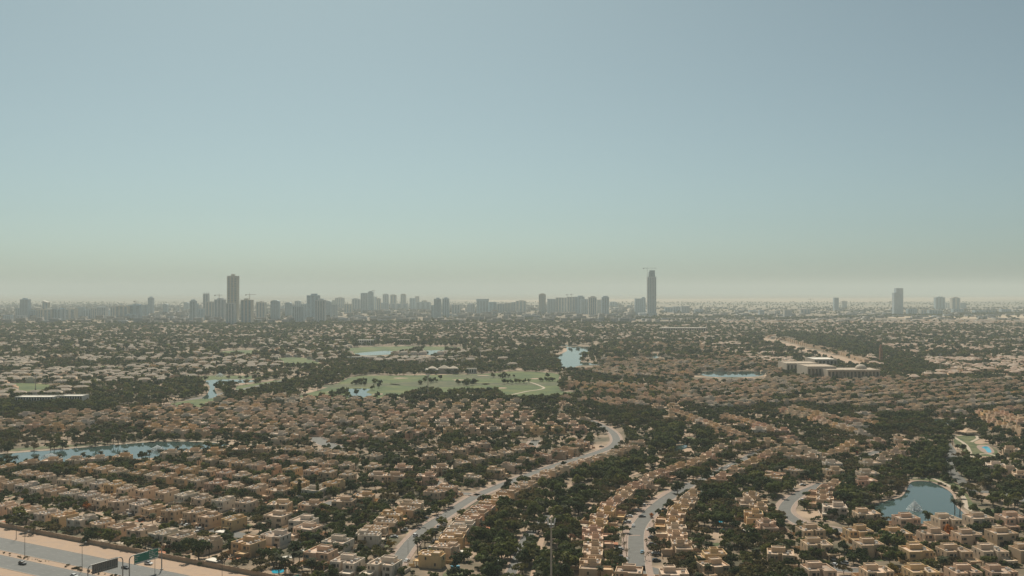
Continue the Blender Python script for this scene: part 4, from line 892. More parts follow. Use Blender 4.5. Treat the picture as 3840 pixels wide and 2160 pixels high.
for i, q in enumerate([(2340, 2060), (2338, 2030), (2350, 2086), (2440, 2005), (2425, 2050), (2420, 2100), (2452, 1978), (1577, 2055), (1605, 2012), (1660, 1962), (1625, 2008)]):
    put(q, 'g_bare0', 2.3, 'L:sparse young street tree, %s' % ['middle of three on the left pavement of the curving street', 'farthest of three on the left pavement of the curving street', 'nearest of three on the left pavement of the curving street', 'second farthest on the right pavement of the curving street', 'third farthest on the right pavement of the curving street', 'nearest on the right pavement of the curving street', 'farthest on the right pavement of the curving street', 'bare one at the near end of the long street', 'second along the long street', 'beside parked cars on the long street', 'third along the long street'][i])
for i, q in enumerate([(1395, 1462), (1420, 1455), (1425, 1440), (1405, 1440), (1285, 1470), (1575, 1440), (1415, 1490), (1890, 1440), (1905, 1438), (1920, 1440), (1935, 1438), (1950, 1436), (1965, 1438)]):
    put(q, 'd_far%d' % (i % 3), 3.4, 'golf')
for i in range(70):
    q = random.choice([(1360, 1440), (1600, 1430), (1760, 1440), (2050, 1430), (2220, 1440), (1290, 1480), (1900, 1415)]); put((q[0] + random.gauss(0, 26), q[1] + random.gauss(0, 5)), 'd_far%d' % (i % 3), random.uniform(2.2, 4.0), 'golf')
TREES.sort(key=lambda t: (0 if isinstance(t[4], str) and t[4].startswith('L:') else 1, t[1]))
NAMES = {'a': ('broadleaf_tree', 'dark green broadleaf tree', 'tree'), 'b': ('acacia_tree', 'olive spreading tree', 'tree'), 'c': ('columnar_tree', 'columnar tree', 'tree'), 'd': ('broadleaf_tree', 'dark tree', 'tree'),
         'p': ('date_palm', 'date palm', 'palm'), 'g': ('street_tree', 'street tree', 'tree'), 'h': ('flowering_tree', 'flowering tree', 'tree'), 'f': ('shrub', 'shrub', 'shrub'), 'e': ('x', 'x', 'x')}
cnt = {'tree': 0, 'palm': 0}; lim = {'tree': 296, 'palm': 110}; REST = []; used = {}
for t in TREES:
    x_, y_, k, s_, w_ = t; c0 = k[0]; nm, ds, ct = NAMES[c0]
    sp = isinstance(w_, str) and w_.startswith('L:')
    if not sp and (c0 in 'fe' or ct not in cnt or cnt[ct] >= lim[ct] or not inframe(x_, y_, -6, 4) or (c0 != 'p' and s_ < 2.4)): REST.append(t); continue
    cnt[ct] += 1
    if sp: lb = w_[2:]
    else:
        if w_: key = '%s in %s' % (ds, w_)
        else:
            h_, d_ = near_house(x_, y_)
            if h_ is None or 'root' not in h_ or not h_.get('row'): REST.append(t); cnt[ct] -= 1; continue
            key = '%s by %s house of %s' % (ds.replace('dark green broadleaf', 'dark broadleaf'), ordn(h_['k']), h_['row']) if not h_['row'].startswith(('the corner', 'the plot', 'the foot', 'the bottom', 'the terrace end')) else '%s by %s' % (ds, h_['row'])
        used[key] = used.get(key, 0) + 1; n_ = used[key]
        lb = key + (', %s nearest' % ordn(n_) if n_ > 1 else ', nearest one')
    root = empty(nm, (x_, y_, 0), random.uniform(0, 6.28), s_)
    tag(root, lb, ct if c0 != 'h' or 'bush' not in lb and 'bougain' not in lb else 'bush', {'tree': 'trees among the houses', 'palm': 'date palms'}.get(ct))
    ob('trunk', TP[k][1], root); ob('fronds' if c0 == 'p' else 'crown', TP[k][0], root)
PC = bpy.data.collections.new('tree_kinds'); PIDX = {}
for i, k in enumerate(sorted(TP)):
    o = bpy.data.objects.new('kind_%02d_%s' % (i, k), TP[k][2]); PC.objects.link(o); PIDX[k] = i
def scatter(name, items, label, cat):
    me = bpy.data.meshes.new(name); me.vertices.add(len(items))
    me.vertices.foreach_set('co', np.array([[t[0], t[1], 0] for t in items], np.float32).ravel())
    for an, tp, dt in (('rotz', 'FLOAT', [random.uniform(0, 6.28) for _ in items]), ('scl', 'FLOAT', [t[3] for t in items]), ('pick', 'INT', [PIDX[t[2]] for t in items])):
        a = me.attributes.new(an, tp, 'POINT'); a.data.foreach_set('value', dt)
    o = ob(name, me); tag(o, label, cat, None, 'stuff')
    ng = bpy.data.node_groups.new(name, 'GeometryNodeTree')
    ng.interface.new_socket('Geometry', in_out='INPUT', socket_type='NodeSocketGeometry'); ng.interface.new_socket('Geometry', in_out='OUTPUT', socket_type='NodeSocketGeometry')
    gi = node(ng, 'NodeGroupInput'); go = node(ng, 'NodeGroupOutput'); ip = node(ng, 'GeometryNodeInstanceOnPoints'); ci = node(ng, 'GeometryNodeCollectionInfo')
    ci.inputs['Collection'].default_value = PC; ci.inputs['Separate Children'].default_value = True; ci.inputs['Reset Children'].default_value = True
    def at(n_, ty): q = node(ng, 'GeometryNodeInputNamedAttribute', data_type=ty); q.inputs['Name'].default_value = n_; return q.outputs['Attribute']
    cx = node(ng, 'ShaderNodeCombineXYZ'); ng.links.new(at('rotz', 'FLOAT'), cx.inputs['Z'])
    ip.inputs['Pick Instance'].default_value = True
    ng.links.new(gi.outputs[0], ip.inputs['Points']); ng.links.new(ci.outputs[0], ip.inputs['Instance']); ng.links.new(at('pick', 'INT'), ip.inputs['Instance Index'])
    ng.links.new(cx.outputs[0], ip.inputs['Rotation']); ng.links.new(at('scl', 'FLOAT'), ip.inputs['Scale']); ng.links.new(ip.outputs[0], go.inputs[0])
    md = o.modifiers.new('scatter', 'NODES'); md.node_group = ng
    return o
sh = [t for t in REST if t[2][0] == 'f']; tr = [t for t in REST if t[2][0] in 'abcdeghp']
scatter('garden_shrubs', sh, 'low green shrubs filling the gardens between the houses', 'shrubs')
scatter('distant_trees', [t for t in tr if t[1] > 1250], 'mass of small dark trees covering the distant suburb', 'trees')
scatter('suburb_trees', [t for t in tr if t[1] <= 1250], 'mass of dark garden and woodland trees between the houses', 'trees')

# ================================================================ HIGHWAY THINGS
HANG = math.atan2(HU[1], HU[0])
def hthing(name, u, v, label, cat, group=None, rot=0.0, z=0.05):
    p = HW(u, v); o = empty(name, (p[0], p[1], z), HANG + rot); tag(o, label, cat, group); return o
# boundary wall: panels between piers, one thing with its panels as parts
w = hthing('boundary_wall', 0, -16.2, 'long tan boundary wall between the houses and the sand verge', 'wall', z=0)
pm = MB(); pm.box(0, 5.9, -0.14, 0.14, 0, 2.3); pm.box(0, 5.9, -0.2, 0.2, 2.3, 2.42); PANEL = pm.mesh('wall_panel', M['wall'])
pm = MB(); pm.box(-0.22, 0.22, -0.24, 0.24, 0, 2.5); pm.box(-0.28, 0.28, -0.3, 0.3, 2.5, 2.62); PIER = pm.mesh('wall_pier', M['wall'])
for k in range(-12, 58):
    c = (0.42, 0.31, 0.215)
    ob('wall_panel', PANEL, w, (k * 6.0 + 0.05, 0, 0), c); ob('wall_pier', PIER, w, (k * 6.0, 0, 0), tuple(0.95 * q for q in c))
# hut in the wall
p = P(805, 2122); e = empty('gate_hut', (p[0], p[1], 0), HANG); tag(e, 'small white flat-roofed hut built against the boundary wall', 'hut')
mb = MB(); mb.rect(-3.6, 3.6, -2.2, 2.2, 0, 3.0, 0.25, 0.2); ob('wall', mb.mesh('wall', M['marble']), e)
mb = MB(); mb.box(-4.1, 4.1, -2.6, 2.6, 3.01, 3.2, 0, True); ob('roof', mb.mesh('roof', M['white']), e)
ob('door', DOOR, e, (2.4, -2.21, 0))
def pole_mesh(h, r0, r1): mb = MB(); mb.tube((0, 0, -0.1), (0, 0, h), r0, r1, 8); mb.box(-0.3, 0.3, -0.3, 0.3, 0, 0.25); return mb.mesh('pole', M['darkpole'])
LP = pole_mesh(13.5, 0.16, 0.08)
mb = MB(); mb.tube((0, 0, 13.3), (0, 1.9, 13.9), 0.06, 0.05, 6); ARM = mb.mesh('arm', M['darkpole'])
mb = MB(); mb.box(-0.16, 0.16, 1.7, 2.6, 13.82, 13.98, 0, True); LAMP = mb.mesh('lamp_head', M['unit'])
def lamp_post(x, y, rz, label, s=1.0, n=2, group='highway lamp posts'):
    e = empty('lamp_post', (x, y, 0), rz, s); tag(e, label, 'lamp post', group); ob('pole', LP, e)
    for k in range(n):
        a = ob('arm', ARM, e); a.rotation_euler = (0, 0, math.pi * k); l_ = ob('lamp_head', LAMP, e); l_.rotation_euler = (0, 0, math.pi * k)
for pix, lb in (((61, 2022), 'lamp post on the sand at the far edge of the highway'), ((93, 2094), 'left double-armed lamp post on the highway median'), ((308, 2140), 'right double-armed lamp post on the highway median')):
    p = P(*pix); lamp_post(p[0], p[1], HANG, lb)
p = HW(150, 19.4); lamp_post(p[0], p[1], HANG, 'thin lamp post in front of the green sign gantry')
p = P(833, 2186); lamp_post(p[0], p[1], HANG, 'thin lamp post below the gate hut', 0.8)
# sign gantries
def gantry(u, v0, v1, face, label, zb=6.4, zt=11.2, split=0.42, lit=True):
    """spans the carriageway from v0 to v1; face=+1 shows its green front up-road (towards the camera side)"""
    e = hthing('sign_gantry', u, 0, label, 'road sign', 'highway sign gantries')
    for v in (v0, v1):
        mb = MB(); sg = -1 if v == max(v0, v1) else 1
        mb.tube((0, -v, 0), (0, -v, zt - 2.2), 0.30, 0.26, 10, cap=False); pr = (0, -v, zt - 2.2)
        for k in range(1, 7):
            t = k / 6 * math.pi / 2; q = (0, -(v + sg * 2.0 * (1 - math.cos(t))), zt - 2.2 + 2.0 * math.sin(t)); mb.tube(pr, q, 0.26, 0.25, 10, cap=False); pr = q
        mb.box(-0.6, 0.6, -v - 0.6, -v + 0.6, 0, 0.4); ob('post', mb.mesh('post', M['pole']), e)
    mb = MB(); a, b = min(v0, v1) + 2.0, max(v0, v1) - 2.0; mb.tube((0, -a, zt - 0.2), (0, -b, zt - 0.2), 0.25, 0.25, 10); mb.tube((0, -a - 1, zb + 1.0), (0, -b + 1, zb + 1.0), 0.14, 0.14, 8); ob('beam', mb.mesh('beam', M['pole']), e)
    va, vb = a + 0.6, b - 0.6; vm = va + (vb - va) * split; x0 = 0.35 * face
    for (c0, c1, z0, z1) in ((va, vm - 0.06, zb, zt + 0.2), (vm + 0.06, vb, zb, zt - 0.3)):
        mb = MB(); mb.box(min(x0, x0 + 0.12 * face), max(x0, x0 + 0.12 * face), -c1, -c0, z0, z1, 0, True); pn = ob('sign_panel', mb.mesh('sign_panel', M['green'] if lit else M['signback']), e)
        bk = MB(); xb = x0 - 0.02 * face
        bk.box(min(xb, xb - 0.1 * face), max(xb, xb - 0.1 * face), -c1, -c0, z0, z1, 0, True)
        ob('panel_back', bk.mesh('panel_back', M['signback']), pn)
        rb = MB()
        for k in range(int((c1 - c0) / 1.1)): y_ = -c0 - 0.5 - 1.1 * k; rb.box(min(xb - 0.12 * face, xb - 0.3 * face), max(xb - 0.12 * face, xb - 0.3 * face), y_ - 0.07, y_ + 0.07, z0 - 0.15, z1 + 0.1, 0, True)
        ob('panel_ribs', rb.mesh('panel_ribs', M['pole']), pn)
        if lit:                       # unreadable lines of lettering: short pale strokes
            tx = MB(); xf = x0 + 0.125 * face; rr = random.Random(int(c0 * 10))
            for ln, z_ in enumerate(np.arange(z1 - 0.75, z0 + 1.4, -0.85)):
                y_ = -c1 + 0.5
                while y_ < -c0 - 0.9:
                    l_ = rr.uniform(0.25, 0.8); tx.box(min(xf, xf + 0.02 * face), max(xf, xf + 0.02 * face), y_, y_ + l_, z_ - 0.2, z_ + 0.16, 0, True); y_ += l_ + rr.uniform(0.15, 0.5)
                    if rr.random() < 0.18: break
            ob('lettering', tx.mesh('lettering', M['paint']), pn)
            st = MB(); st.box(min(xf, xf + 0.02 * face), max(xf, xf + 0.02 * face), -c1 + 0.05, -c0 - 0.05, z0 + 0.04, z0 + 0.75, 0, True); ob('legend_strip', st.mesh('legend_strip', M['paint']), pn)
ub = float(np.dot(P(600, 2138) - HO, HU))
gantry(ub, -0.9, 18.6, 1, 'green direction sign gantry over the far highway carriageway')
gantry(ub - 3.0, 20.0, 39.5, -1, 'grey-backed sign gantry over the near highway carriageway', lit=False)
gantry(ub + 92, -0.9, 18.6, 1, 'lowest green direction sign at the bottom edge of the picture')
# sparse planting on the median
mi = []
for k in range(150):
    u_ = random.uniform(-20, 230); p = HW(u_, random.uniform(17.6, 21.0)); mi.append([p[0], p[1], 'f_bush0', random.uniform(0.25, 0.6) * (1.7 if 80 < u_ < 130 else 1), None])
scatter('median_planting', mi, 'scattered dry shrubs on the sandy highway median', 'shrubs')

# ================================================================ CARS
def car_meshes(suv):
    L_, w = (4.7, 0.93) if suv else (4.6, 0.9); hb = 0.98 if suv else 0.86; ht = 1.75 if suv else 1.42
    def loft(prof, ws, name, m):
        mb = MB(); n = len(prof)
        for sg in (-1, 1): mb.v += [(x, sg * ww, z) for (x, z), ww in zip(prof, ws)]
        mb.f.append(tuple(range(n))[::-1]); mb.f.append(tuple(range(n, 2 * n))); mb.m += [0, 0]
        for i in range(n): j = (i + 1) % n; mb.f.append((i, j, n + j, n + i)); mb.m.append(0)
        return mb.mesh(name, m)
    b = L_ / 2
    body = loft([(-b, 0.3), (b - 0.05, 0.3), (b, 0.62), (b - 0.25, hb - 0.1), (0.95, hb), (-b + 0.3, hb + 0.03), (-b, hb - 0.2)], [w - .06, w - .06, w - .08, w - .05, w, w, w - .05], 'body', M['carpaint'])
    xr = -b + (0.35 if suv else 0.75)
    glass = loft([(1.0, hb), (0.35, ht - 0.1), (xr + 0.35, ht - 0.08), (xr - 0.1, hb + 0.02)], [w - .06, w - .17, w - .17, w - .08], 'windows', M['glass'])
    roof = loft([(0.42, ht - 0.12), (0.2, ht - 0.02), (xr + 0.5, ht), (xr + 0.3, ht - 0.12)], [w - .16, w - .19, w - .19, w - .16], 'roof', M['carpaint'])
    return body, glass, roof
CARM = {s: car_meshes(s) for s in (0, 1)}
mb = MB(); mb.tube((0, -0.11, 0), (0, 0.11, 0), 0.33, 0.33, 12); mb.tube((0, 0.11, 0), (0, -0.11, 0), 0.33, 0.33, 12); WHEEL = mb.mesh('wheel', M['tyre'])
mb = MB(); mb.box(-0.02, 0.04, -0.2, 0.2, -0.07, 0.07, 0, True); HEADL = mb.mesh('headlight', M['foam'])
def car(pix, col, suv, yaw, label):
    p = P(*pix); e = empty('car' if not suv else 'suv', (p[0], p[1], 0.08), yaw); tag(e, label, 'car', 'parked and moving cars')
    b_, g_, r_ = CARM[suv]; ob('body', b_, e, None, col); ob('windows', g_, e); ob('roof', r_, e, None, col)
    for x_ in (-1.4, 1.42):
        for y_ in (-0.8, 0.8): ob('wheel', WHEEL, e, (x_, y_, 0.33))
    for y_ in (-0.58, 0.58): ob('headlight', HEADL, e, (2.3, y_, 0.66))
def ang(a, b): q = P(*b) - P(*a); return math.atan2(q[1], q[0])
WHT, BLK, GRY, RED, SIL = (0.72, 0.74, 0.75), (0.03, 0.035, 0.045), (0.16, 0.18, 0.2), (0.35, 0.03, 0.04), (0.5, 0.52, 0.53)
aA = ang((1500, 2060), (1640, 1955)); aB = ang((2385, 2070), (2390, 1990)); aB2 = ang((2420, 1945), (2480, 1890)); aC = ang((2600, 1815), (2760, 1740))
for pix, c, sv, a, lb in [
 ((84, 2117), BLK, 1, HANG, 'dark blue SUV driving on the near highway carriageway'), ((470, 2132), BLK, 0, HANG, 'black car behind the gantry posts on the highway'),
 ((425, 2112), WHT, 0, HANG, 'white car above the grey sign back on the highway'), ((557, 2117), WHT, 1, HANG + 0.1, 'white van-like SUV on the sand verge below the green sign'), ((278, 2163), SIL, 0, HANG, 'silver car cut by the bottom edge on the highway'),
 ((1643, 1949), BLK, 0, aA, 'dark car parked on the left pavement of the long street'), ((1558, 2011), WHT, 1, aA, 'white SUV parked on the left pavement of the long street'),
 ((1646, 1980), WHT, 1, aA, 'white SUV on the right kerb of the long street'), ((1667, 1970), SIL, 1, aA, 'silver SUV on the right kerb of the long street'), ((1526, 2106), WHT, 0, aA, 'white car under the tree at the foot of the long street'),
 ((2375, 1974), WHT, 0, aB, 'white car on the left pavement of the curving street'), ((2408, 1939), GRY, 0, 0.1, 'grey car turning out of a drive on the curving street'), ((2477, 1917), WHT, 0, aB2, 'white car at the bend of the curving street'),
 ((2437, 1987), WHT, 0, aB, 'white car under a street tree right of the curving street'), ((2408, 2073), (0.25, 0.4, 0.5), 0, aB, 'pale blue car at the right kerb of the curving street'), ((2349, 2102), WHT, 0, aB, 'nearest white car on the left kerb of the curving street'),
 ((2462, 2106), BLK, 1, 0.15, 'dark covered car in the carport at the foot of the terrace'), ((2941, 1943), BLK, 1, 0.5, 'black SUV in a drive on the bending road'), ((3126, 2121), WHT, 0, 2.4, 'left white car outside the carport at the bottom right'), ((3166, 2116), WHT, 1, 2.3, 'right white SUV outside the carport at the bottom right'),
 ((2701, 1761), WHT, 0, aC, 'nearer white car on the upper curving street'), ((2734, 1752), WHT, 0, aC, 'farther white car on the upper curving street'), ((2573, 1843), (0.1, 0.14, 0.25), 0, aC, 'dark blue car under the round tree on the curving street'),
 ((3174, 1743), WHT, 1, 0.2, 'white car parked above the pond terraces'), ((3010, 1821), WHT, 0, 0.1, 'white car at the top of the bending road'), ((2968, 1838), WHT, 0, 0.4, 'white car beside the bending road tree'), ((697, 1994), RED, 1, HANG, 'red pickup parked between the pale highway houses'), ((742, 1999), SIL, 0, 0.3, 'silver car behind the highway wall houses'), ((2256, 1677), BLK, 0, 0.0, 'dark car on the loop at the top of the long street')]:
    car(pix, c, sv, a, lb)

DC = 0
for h in HOUSES:
    if h['y'] > 720 or not h.get('row') or 'root' not in h or DC >= 60 or h['row'].startswith(('the corner', 'the plot', 'the foot', 'the bottom', 'the terrace end')): continue
    if random.random() < 0.35: continue
    lx, ly = {'villa': (4.6, -10.5), 'house': (2.6, -10.5), 'townhouse': (-1.6, -13.0)}[h['kind']]
    x_ = h['x'] + lx * math.cos(h['yaw']) - ly * math.sin(h['yaw']); y_ = h['y'] + lx * math.sin(h['yaw']) + ly * math.cos(h['yaw'])
    if occ(x_, y_) & (HOUSE | WATER | OPEN): continue
    if h['row'] == 'the row behind the highway wall': continue
    a, b = proj(x_, y_); nm_, cc = random.choice([('white', WHT), ('white', WHT), ('silver', SIL), ('black', BLK), ('grey', GRY)])
    if not (0 < a < 3840 and b < 2150): continue
    DC += 1; car((a, b), cc, random.randrange(2), h['yaw'] + math.pi / 2, '%s car outside the %s house of %s' % (nm_, ordn(h['k']), h['row']))
for nm_, mt_, lb_, n_ in (('lawn_patches', M['grass'], 'small green lawns in the gardens between houses', 260), ('patio_patches', M['terra'], 'small reddish patios behind the houses', 150), ('paved_yards', M['path'], 'pale paved yards around the houses', 420)):
    mb = MB(); k_ = 0
    cand = [q for q in HOUSES if q['y'] < 1000]
    for h in random.sample(cand, min(n_, len(cand))):
        a = h['yaw']; sx, sy = random.uniform(2, 4.2), random.uniform(1.8, 3.6); ox, oy = random.choice([(-1, 1), (1, 1), (1, -1), (-1, -1)]); cx_, cy_ = ox * random.uniform(0, 5), oy * (9.3 + random.uniform(0, 2))
        q = [(cx_ - sx, cy_ - sy), (cx_ + sx, cy_ - sy), (cx_ + sx, cy_ + sy), (cx_ - sx, cy_ + sy)]; z_ = {'lawn_patches': 0.035, 'patio_patches': 0.045, 'paved_yards': 0.028}[nm_] + 0.002 * (k_ % 3); k_ += 1
        w_ = [(h['x'] + u * math.cos(a) - v * math.sin(a), h['y'] + u * math.sin(a) + v * math.cos(a)) for u, v in q]
        if any(occ(*p_) & (WATER | ROAD | OPEN) for p_ in w_): continue
        mb.quad(*[(*p_, z_) for p_ in w_])
    tag(ob(nm_, mb.mesh(nm_, mt_)), lb_, 'gardens', None, 'stuff')
# ================================================================ SMALL THINGS IN THE GARDENS
def canopy(pix, wx, wy, h, yaw, label, m='white', name='shade_canopy', cat='canopy', peak=0.0):
    p = P(*pix); e = empty(name, (p[0], p[1], 0), yaw); tag(e, label, cat)
    mb = MB(); n = 6
    for i in range(n):
        for j in range(n):
            def zz(a, b): u, v = a / n * 2 - 1, b / n * 2 - 1; return h + peak * (1 - max(abs(u), abs(v))) ** 1.4
            def pt(a, b): return ((a / n - 0.5) * wx, (b / n - 0.5) * wy, zz(a, b))
            mb.quad(pt(i, j), pt(i + 1, j), pt(i + 1, j + 1), pt(i, j + 1))
    for a in ((-1, -1), (1, -1), (1, 1), (-1, 1)): pass
    mb.box(-wx / 2, wx / 2, -wy / 2, -wy / 2 + 0.08, h - 0.25, h - 0.01, 0, True); mb.box(-wx / 2, wx / 2, wy / 2 - 0.08, wy / 2, h - 0.25, h - 0.01, 0, True)
    ob('canopy', mb.mesh('canopy', M[m]), e)
    pm = MB(); pm.tube((0, 0, 0), (0, 0, h), 0.09, 0.08, 6); pm = pm.mesh('post', M['pole'])
    for a in ((-1, -1), (1, -1), (1, 1), (-1, 1)): ob('post', pm, e, (a[0] * (wx / 2 - 0.15), a[1] * (wy / 2 - 0.15), 0))
M['tent'] = mat('tent_cloth', (0.47, 0.34, 0.23), var=0.08)
canopy((3632, 1630), 17, 12, 3.2, 0.2, 'large tan peaked tent roof in the park at right', 'tent', 'park_pavilion', 'pavilion', 3.5)
canopy((2668, 1862), 11, 6, 3.0, 0.1, 'orange-tan awning beside the end of the upper terrace', 'tent', peak=0.8)
for pix, wx, wy, a, lb in [((1140, 2082), 5, 3.4, HANG, 'pale awning left of the crenellated villa'), ((1268, 2082), 5, 3.4, HANG, 'pale awning right of the crenellated villa'), ((1070, 2108), 9, 4, 0.1, 'long pale green shade roof behind the small pool'), ((1740, 2085), 5, 4, 0.4, 'white shade sail beside the nearest right-hand house'), ((2805, 2005), 5, 4, 0.2, 'cream shade roof in the palm garden'), ((3320, 1822), 6, 2.5, -0.2, 'white garden awning left of the pond'), ((830, 2010), 6, 4, HANG, 'white carport roof near the highway corner villa'), ((150, 1768), 6, 4, 0.1, 'white carport roof by the canal houses'), ((1330, 1905), 6, 3, -0.2, 'pale flat awning by the cul-de-sac villas')]:
    canopy(pix, wx, wy, 2.7, a, lb)
mb = MB(); mb.box(-2.2, 2.2, -1.1, 1.1, 0, 0.7); mb.box(-2.3, 2.3, -1.2, 1.2, 0.7, 0.95); p = P(1707, 2130); e = empty('covered_spa_tub', (p[0], p[1], 0.05), 0.2); tag(e, 'bright blue covered tub on the lawn beside the big house', 'tub')
M['blue'] = mat('blue_cover', (0.02, 0.30, 0.46), rough=0.5, var=0.05); ob('cover', mb.mesh('cover', M['blue']), e)
# fountains
def fountain(pix, h, r, label):
    p = P(*pix); e = empty('fountain', (p[0], p[1], 0.06)); tag(e, label, 'fountain', 'lake fountains')
    mb = MB(); rr = random.Random(int(pix[0]))
    for k in range(900):
        a = rr.uniform(0, 6.28); v = rr.uniform(0.15, 1.0); t = rr.uniform(0.05, 1.0); R = r * v * t; z = h * (0.45 + 0.55 * (1 - v)) * 4 * t * (1 - t) + rr.uniform(0, 0.2)
        s_ = rr.uniform(0.06, 0.2) * (0.6 + t); x_, y_ = R * math.cos(a), R * math.sin(a)
        mb.quad((x_ - s_, y_, z - s_), (x_ + s_, y_ + s_ * 0.4, z - s_ * 0.6), (x_ + s_ * 0.7, y_, z + s_ * 1.4), (x_ - s_ * 0.8, y_ - s_ * 0.5, z + s_))
    for k in range(220):
        z = rr.uniform(0, h); q = 0.12 + 0.28 * (1 - z / h); a = rr.uniform(0, 6.28); x_, y_ = q * math.cos(a), q * math.sin(a); s_ = rr.uniform(0.1, 0.25)
        mb.quad((x_ - s_, y_, z - s_), (x_ + s_, y_, z - s_), (x_ + s_ * 0.6, y_ + s_ * 0.5, z + s_ * 1.6), (x_ - s_ * 0.6, y_, z + s_ * 1.6))
    ob('spray', mb.mesh('spray', M['foam']), e)
    mb = MB()
    for k in range(130):
        a = rr.uniform(0, 6.28); R = r * math.sqrt(rr.random()) * 1.1; s_ = rr.uniform(0.15, 0.55); x_, y_ = R * math.cos(a), R * math.sin(a)
        mb.quad(*[(x_ + s_ * math.cos(q) * rr.uniform(.6, 1.2), y_ + s_ * math.sin(q) * 0.7, 0.03) for q in (0.3, 1.9, 3.3, 4.9)])
    ob('foam', mb.mesh('foam', M['foam']), e)
fountain((3430, 1912), 6.0, 5.0, 'white fountain spray in the middle of the pond')
fountain((190, 1716), 3.6, 9.0, 'left fountain spray in the canal behind the houses')
fountain((590, 1688), 4.4, 7.0, 'right fountain spray in the canal near the lone palm')
fountain((825, 1412), 6.0, 9.0, 'distant fountain spray in the golf lake')

# ================================================================ MASTS
def mast(x, y, h, label, r=0.55, heads=True):
    e = empty('telecom_mast', (x, y, 0)); tag(e, label, 'mast', 'tall white masts')
    mb = MB(); mb.tube((0, 0, 0), (0, 0, h), r, r * 0.55, 12); ob('pole', mb.mesh('pole', M['marble']), e)
    if heads:
        mb = MB(); mb.tube((0, 0, h - 2.2), (0, 0, h - 2.0), 1.7, 1.7, 12); ob('platform', mb.mesh('platform', M['pole']), e)
        for k in range(6):
            a = k * math.pi / 3 + 0.3; mb = MB(); mb.box(-0.22, 0.22, -0.1, 0.1, -1.3, 1.3, 0, True)
            o = ob('antenna_panel', mb.mesh('antenna_panel', M['unit']), e, (1.9 * math.cos(a), 1.9 * math.sin(a), h - 0.6)); o.rotation_euler = (0, 0.22, a)
        for k in range(3):
            mb = MB(); a = k * 2.1; mb.tube((0, 0, 0), (0.55 * math.cos(a), 0.55 * math.sin(a), 0.15), 0.5, 0.2, 10); ob('dish', mb.mesh('dish', M['unit']), e, (0.6 * math.cos(a), 0.6 * math.sin(a), h - 3.4))
ym = 470.0; mast((2067 - 1920) / F * ym, ym, 31.6, 'tall white telecom mast rising from the wooded belt in front')
for (px, pt, pb, lb) in ((1605, 1404, 1491, 'slim white mast between golf course and houses'), (133, 1408, 1476, 'slim white mast beside the far left fairway'), (3525, 1326, 1400, 'slim white mast among trees right of the mall'), (1802, 1300, 1356, 'thin dark mast behind the golf clubhouse')):
    p = P(px, pb); mast(p[0], p[1], (pb - pt) / (pb - HORIZ) * H, lb, 0.7, True)
for i, pix in enumerate([(1868, 2160), (1716, 1990), (1530, 2078), (2350, 2060), (2437, 2010), (1395, 1900)]):
    p = P(*pix); mb = MB(); e = empty('street_lamp', (p[0], p[1], 0), aA); tag(e, 'slim street lamp ' + ['among the wooded belt trees at the bottom edge', 'on the right side of the long street', 'on the left pavement of the long street', 'on the left pavement of the curving street', 'on the right pavement of the curving street', 'by the cul-de-sac villas'][i], 'street lamp', 'street lamps')
    mb.tube((0, 0, 0), (0, 0, 7.5), 0.09, 0.06, 6); ob('pole', mb.mesh('pole', M['darkpole']), e); mb = MB(); mb.box(-0.2, 0.9, -0.12, 0.12, 7.5, 7.65, 0, True); ob('lamp_head', mb.mesh('lamp_head', M['unit']), e)

# ================================================================ LARGE BUILDINGS IN THE MIDDLE DISTANCE
def box_building(name, px0, px1, ytop, ybase, depth, label, cat, m, bays=0, mb_=None, roofm='deck_far', tint=None, rows=1, extra=None):
    a = P(px0, ybase); b = P(px1, ybase); wdt = b[0] - a[0]; h = (ybase - ytop) / (ybase - HORIZ) * H
    e = empty(name, ((a[0] + b[0]) / 2, a[1] + depth / 2, 0)); tag(e, label, cat)
    w = MB(); d = MB(); w.rect(-wdt / 2, wdt / 2, -depth / 2, depth / 2, 0, h, 0.8, 0.5, d); ob('wall', w.mesh('wall', m), e, None, tint); ob('roof', d.mesh('roof', M[roofm]), e)
    if bays:
        st = wdt / bays
        for r_ in range(rows):
            z0 = h * (r_ + 0.18) / rows; z1 = h * (r_ + 0.80) / rows
            w = MB(); w.box(-st * 0.28, st * 0.28, -0.06, 0.3, z0, z1, 0, True); me = w.mesh('window', M['glass'])
            for i in range(bays): ob('window', me, e, (-wdt / 2 + st * (i + 0.5), -depth / 2, 0))
    return e, wdt, h
e1, w1, h1 = box_building('mall_wing', 3029, 3136, 1374, 1421, 60, 'colonnaded pale stone mall wing at left of the complex', 'building', M['marble'], 8)
e2, w2, h2 = box_building('mall_hall', 3104, 3298, 1386, 1427, 46, 'long colonnaded pale stone mall hall in front', 'building', M['marble'], 14)
pm = MB(); pm.tube((0, 0, 0), (0, 0, h2 * 0.92), 0.55, 0.5, 8); pm = pm.mesh('column', M['marble'])
for i in range(15): ob('column', pm, e2, (-w2 / 2 + w2 * i / 14, -24.2, 0))
for i in range(9): ob('column', pm, e1, (-w1 / 2 + w1 * i / 8, -31.2, 0))
mb = MB(); mb.box(-w2 / 2 - 1, w2 / 2 + 1, -26, -22.8, h2 * 0.92, h2 * 0.98, 0, True); ob('cornice', mb.mesh('cornice', M['marble']), e2)
mb = MB()
for i in range(5):
    for j in range(14):
        def dp(a, b): t = a / 5 * math.pi / 2; q = b / 14 * 2 * math.pi; return (9 * math.cos(t) * math.cos(q), 9 * math.cos(t) * math.sin(q), 7 * math.sin(t))
        mb.quad(dp(i, j), dp(i, j + 1), dp(i + 1, j + 1), dp(i + 1, j))
ob('dome', mb.mesh('dome', M['marble'], smooth=True), e2, (w2 * 0.26, 4, h2 - 0.7))
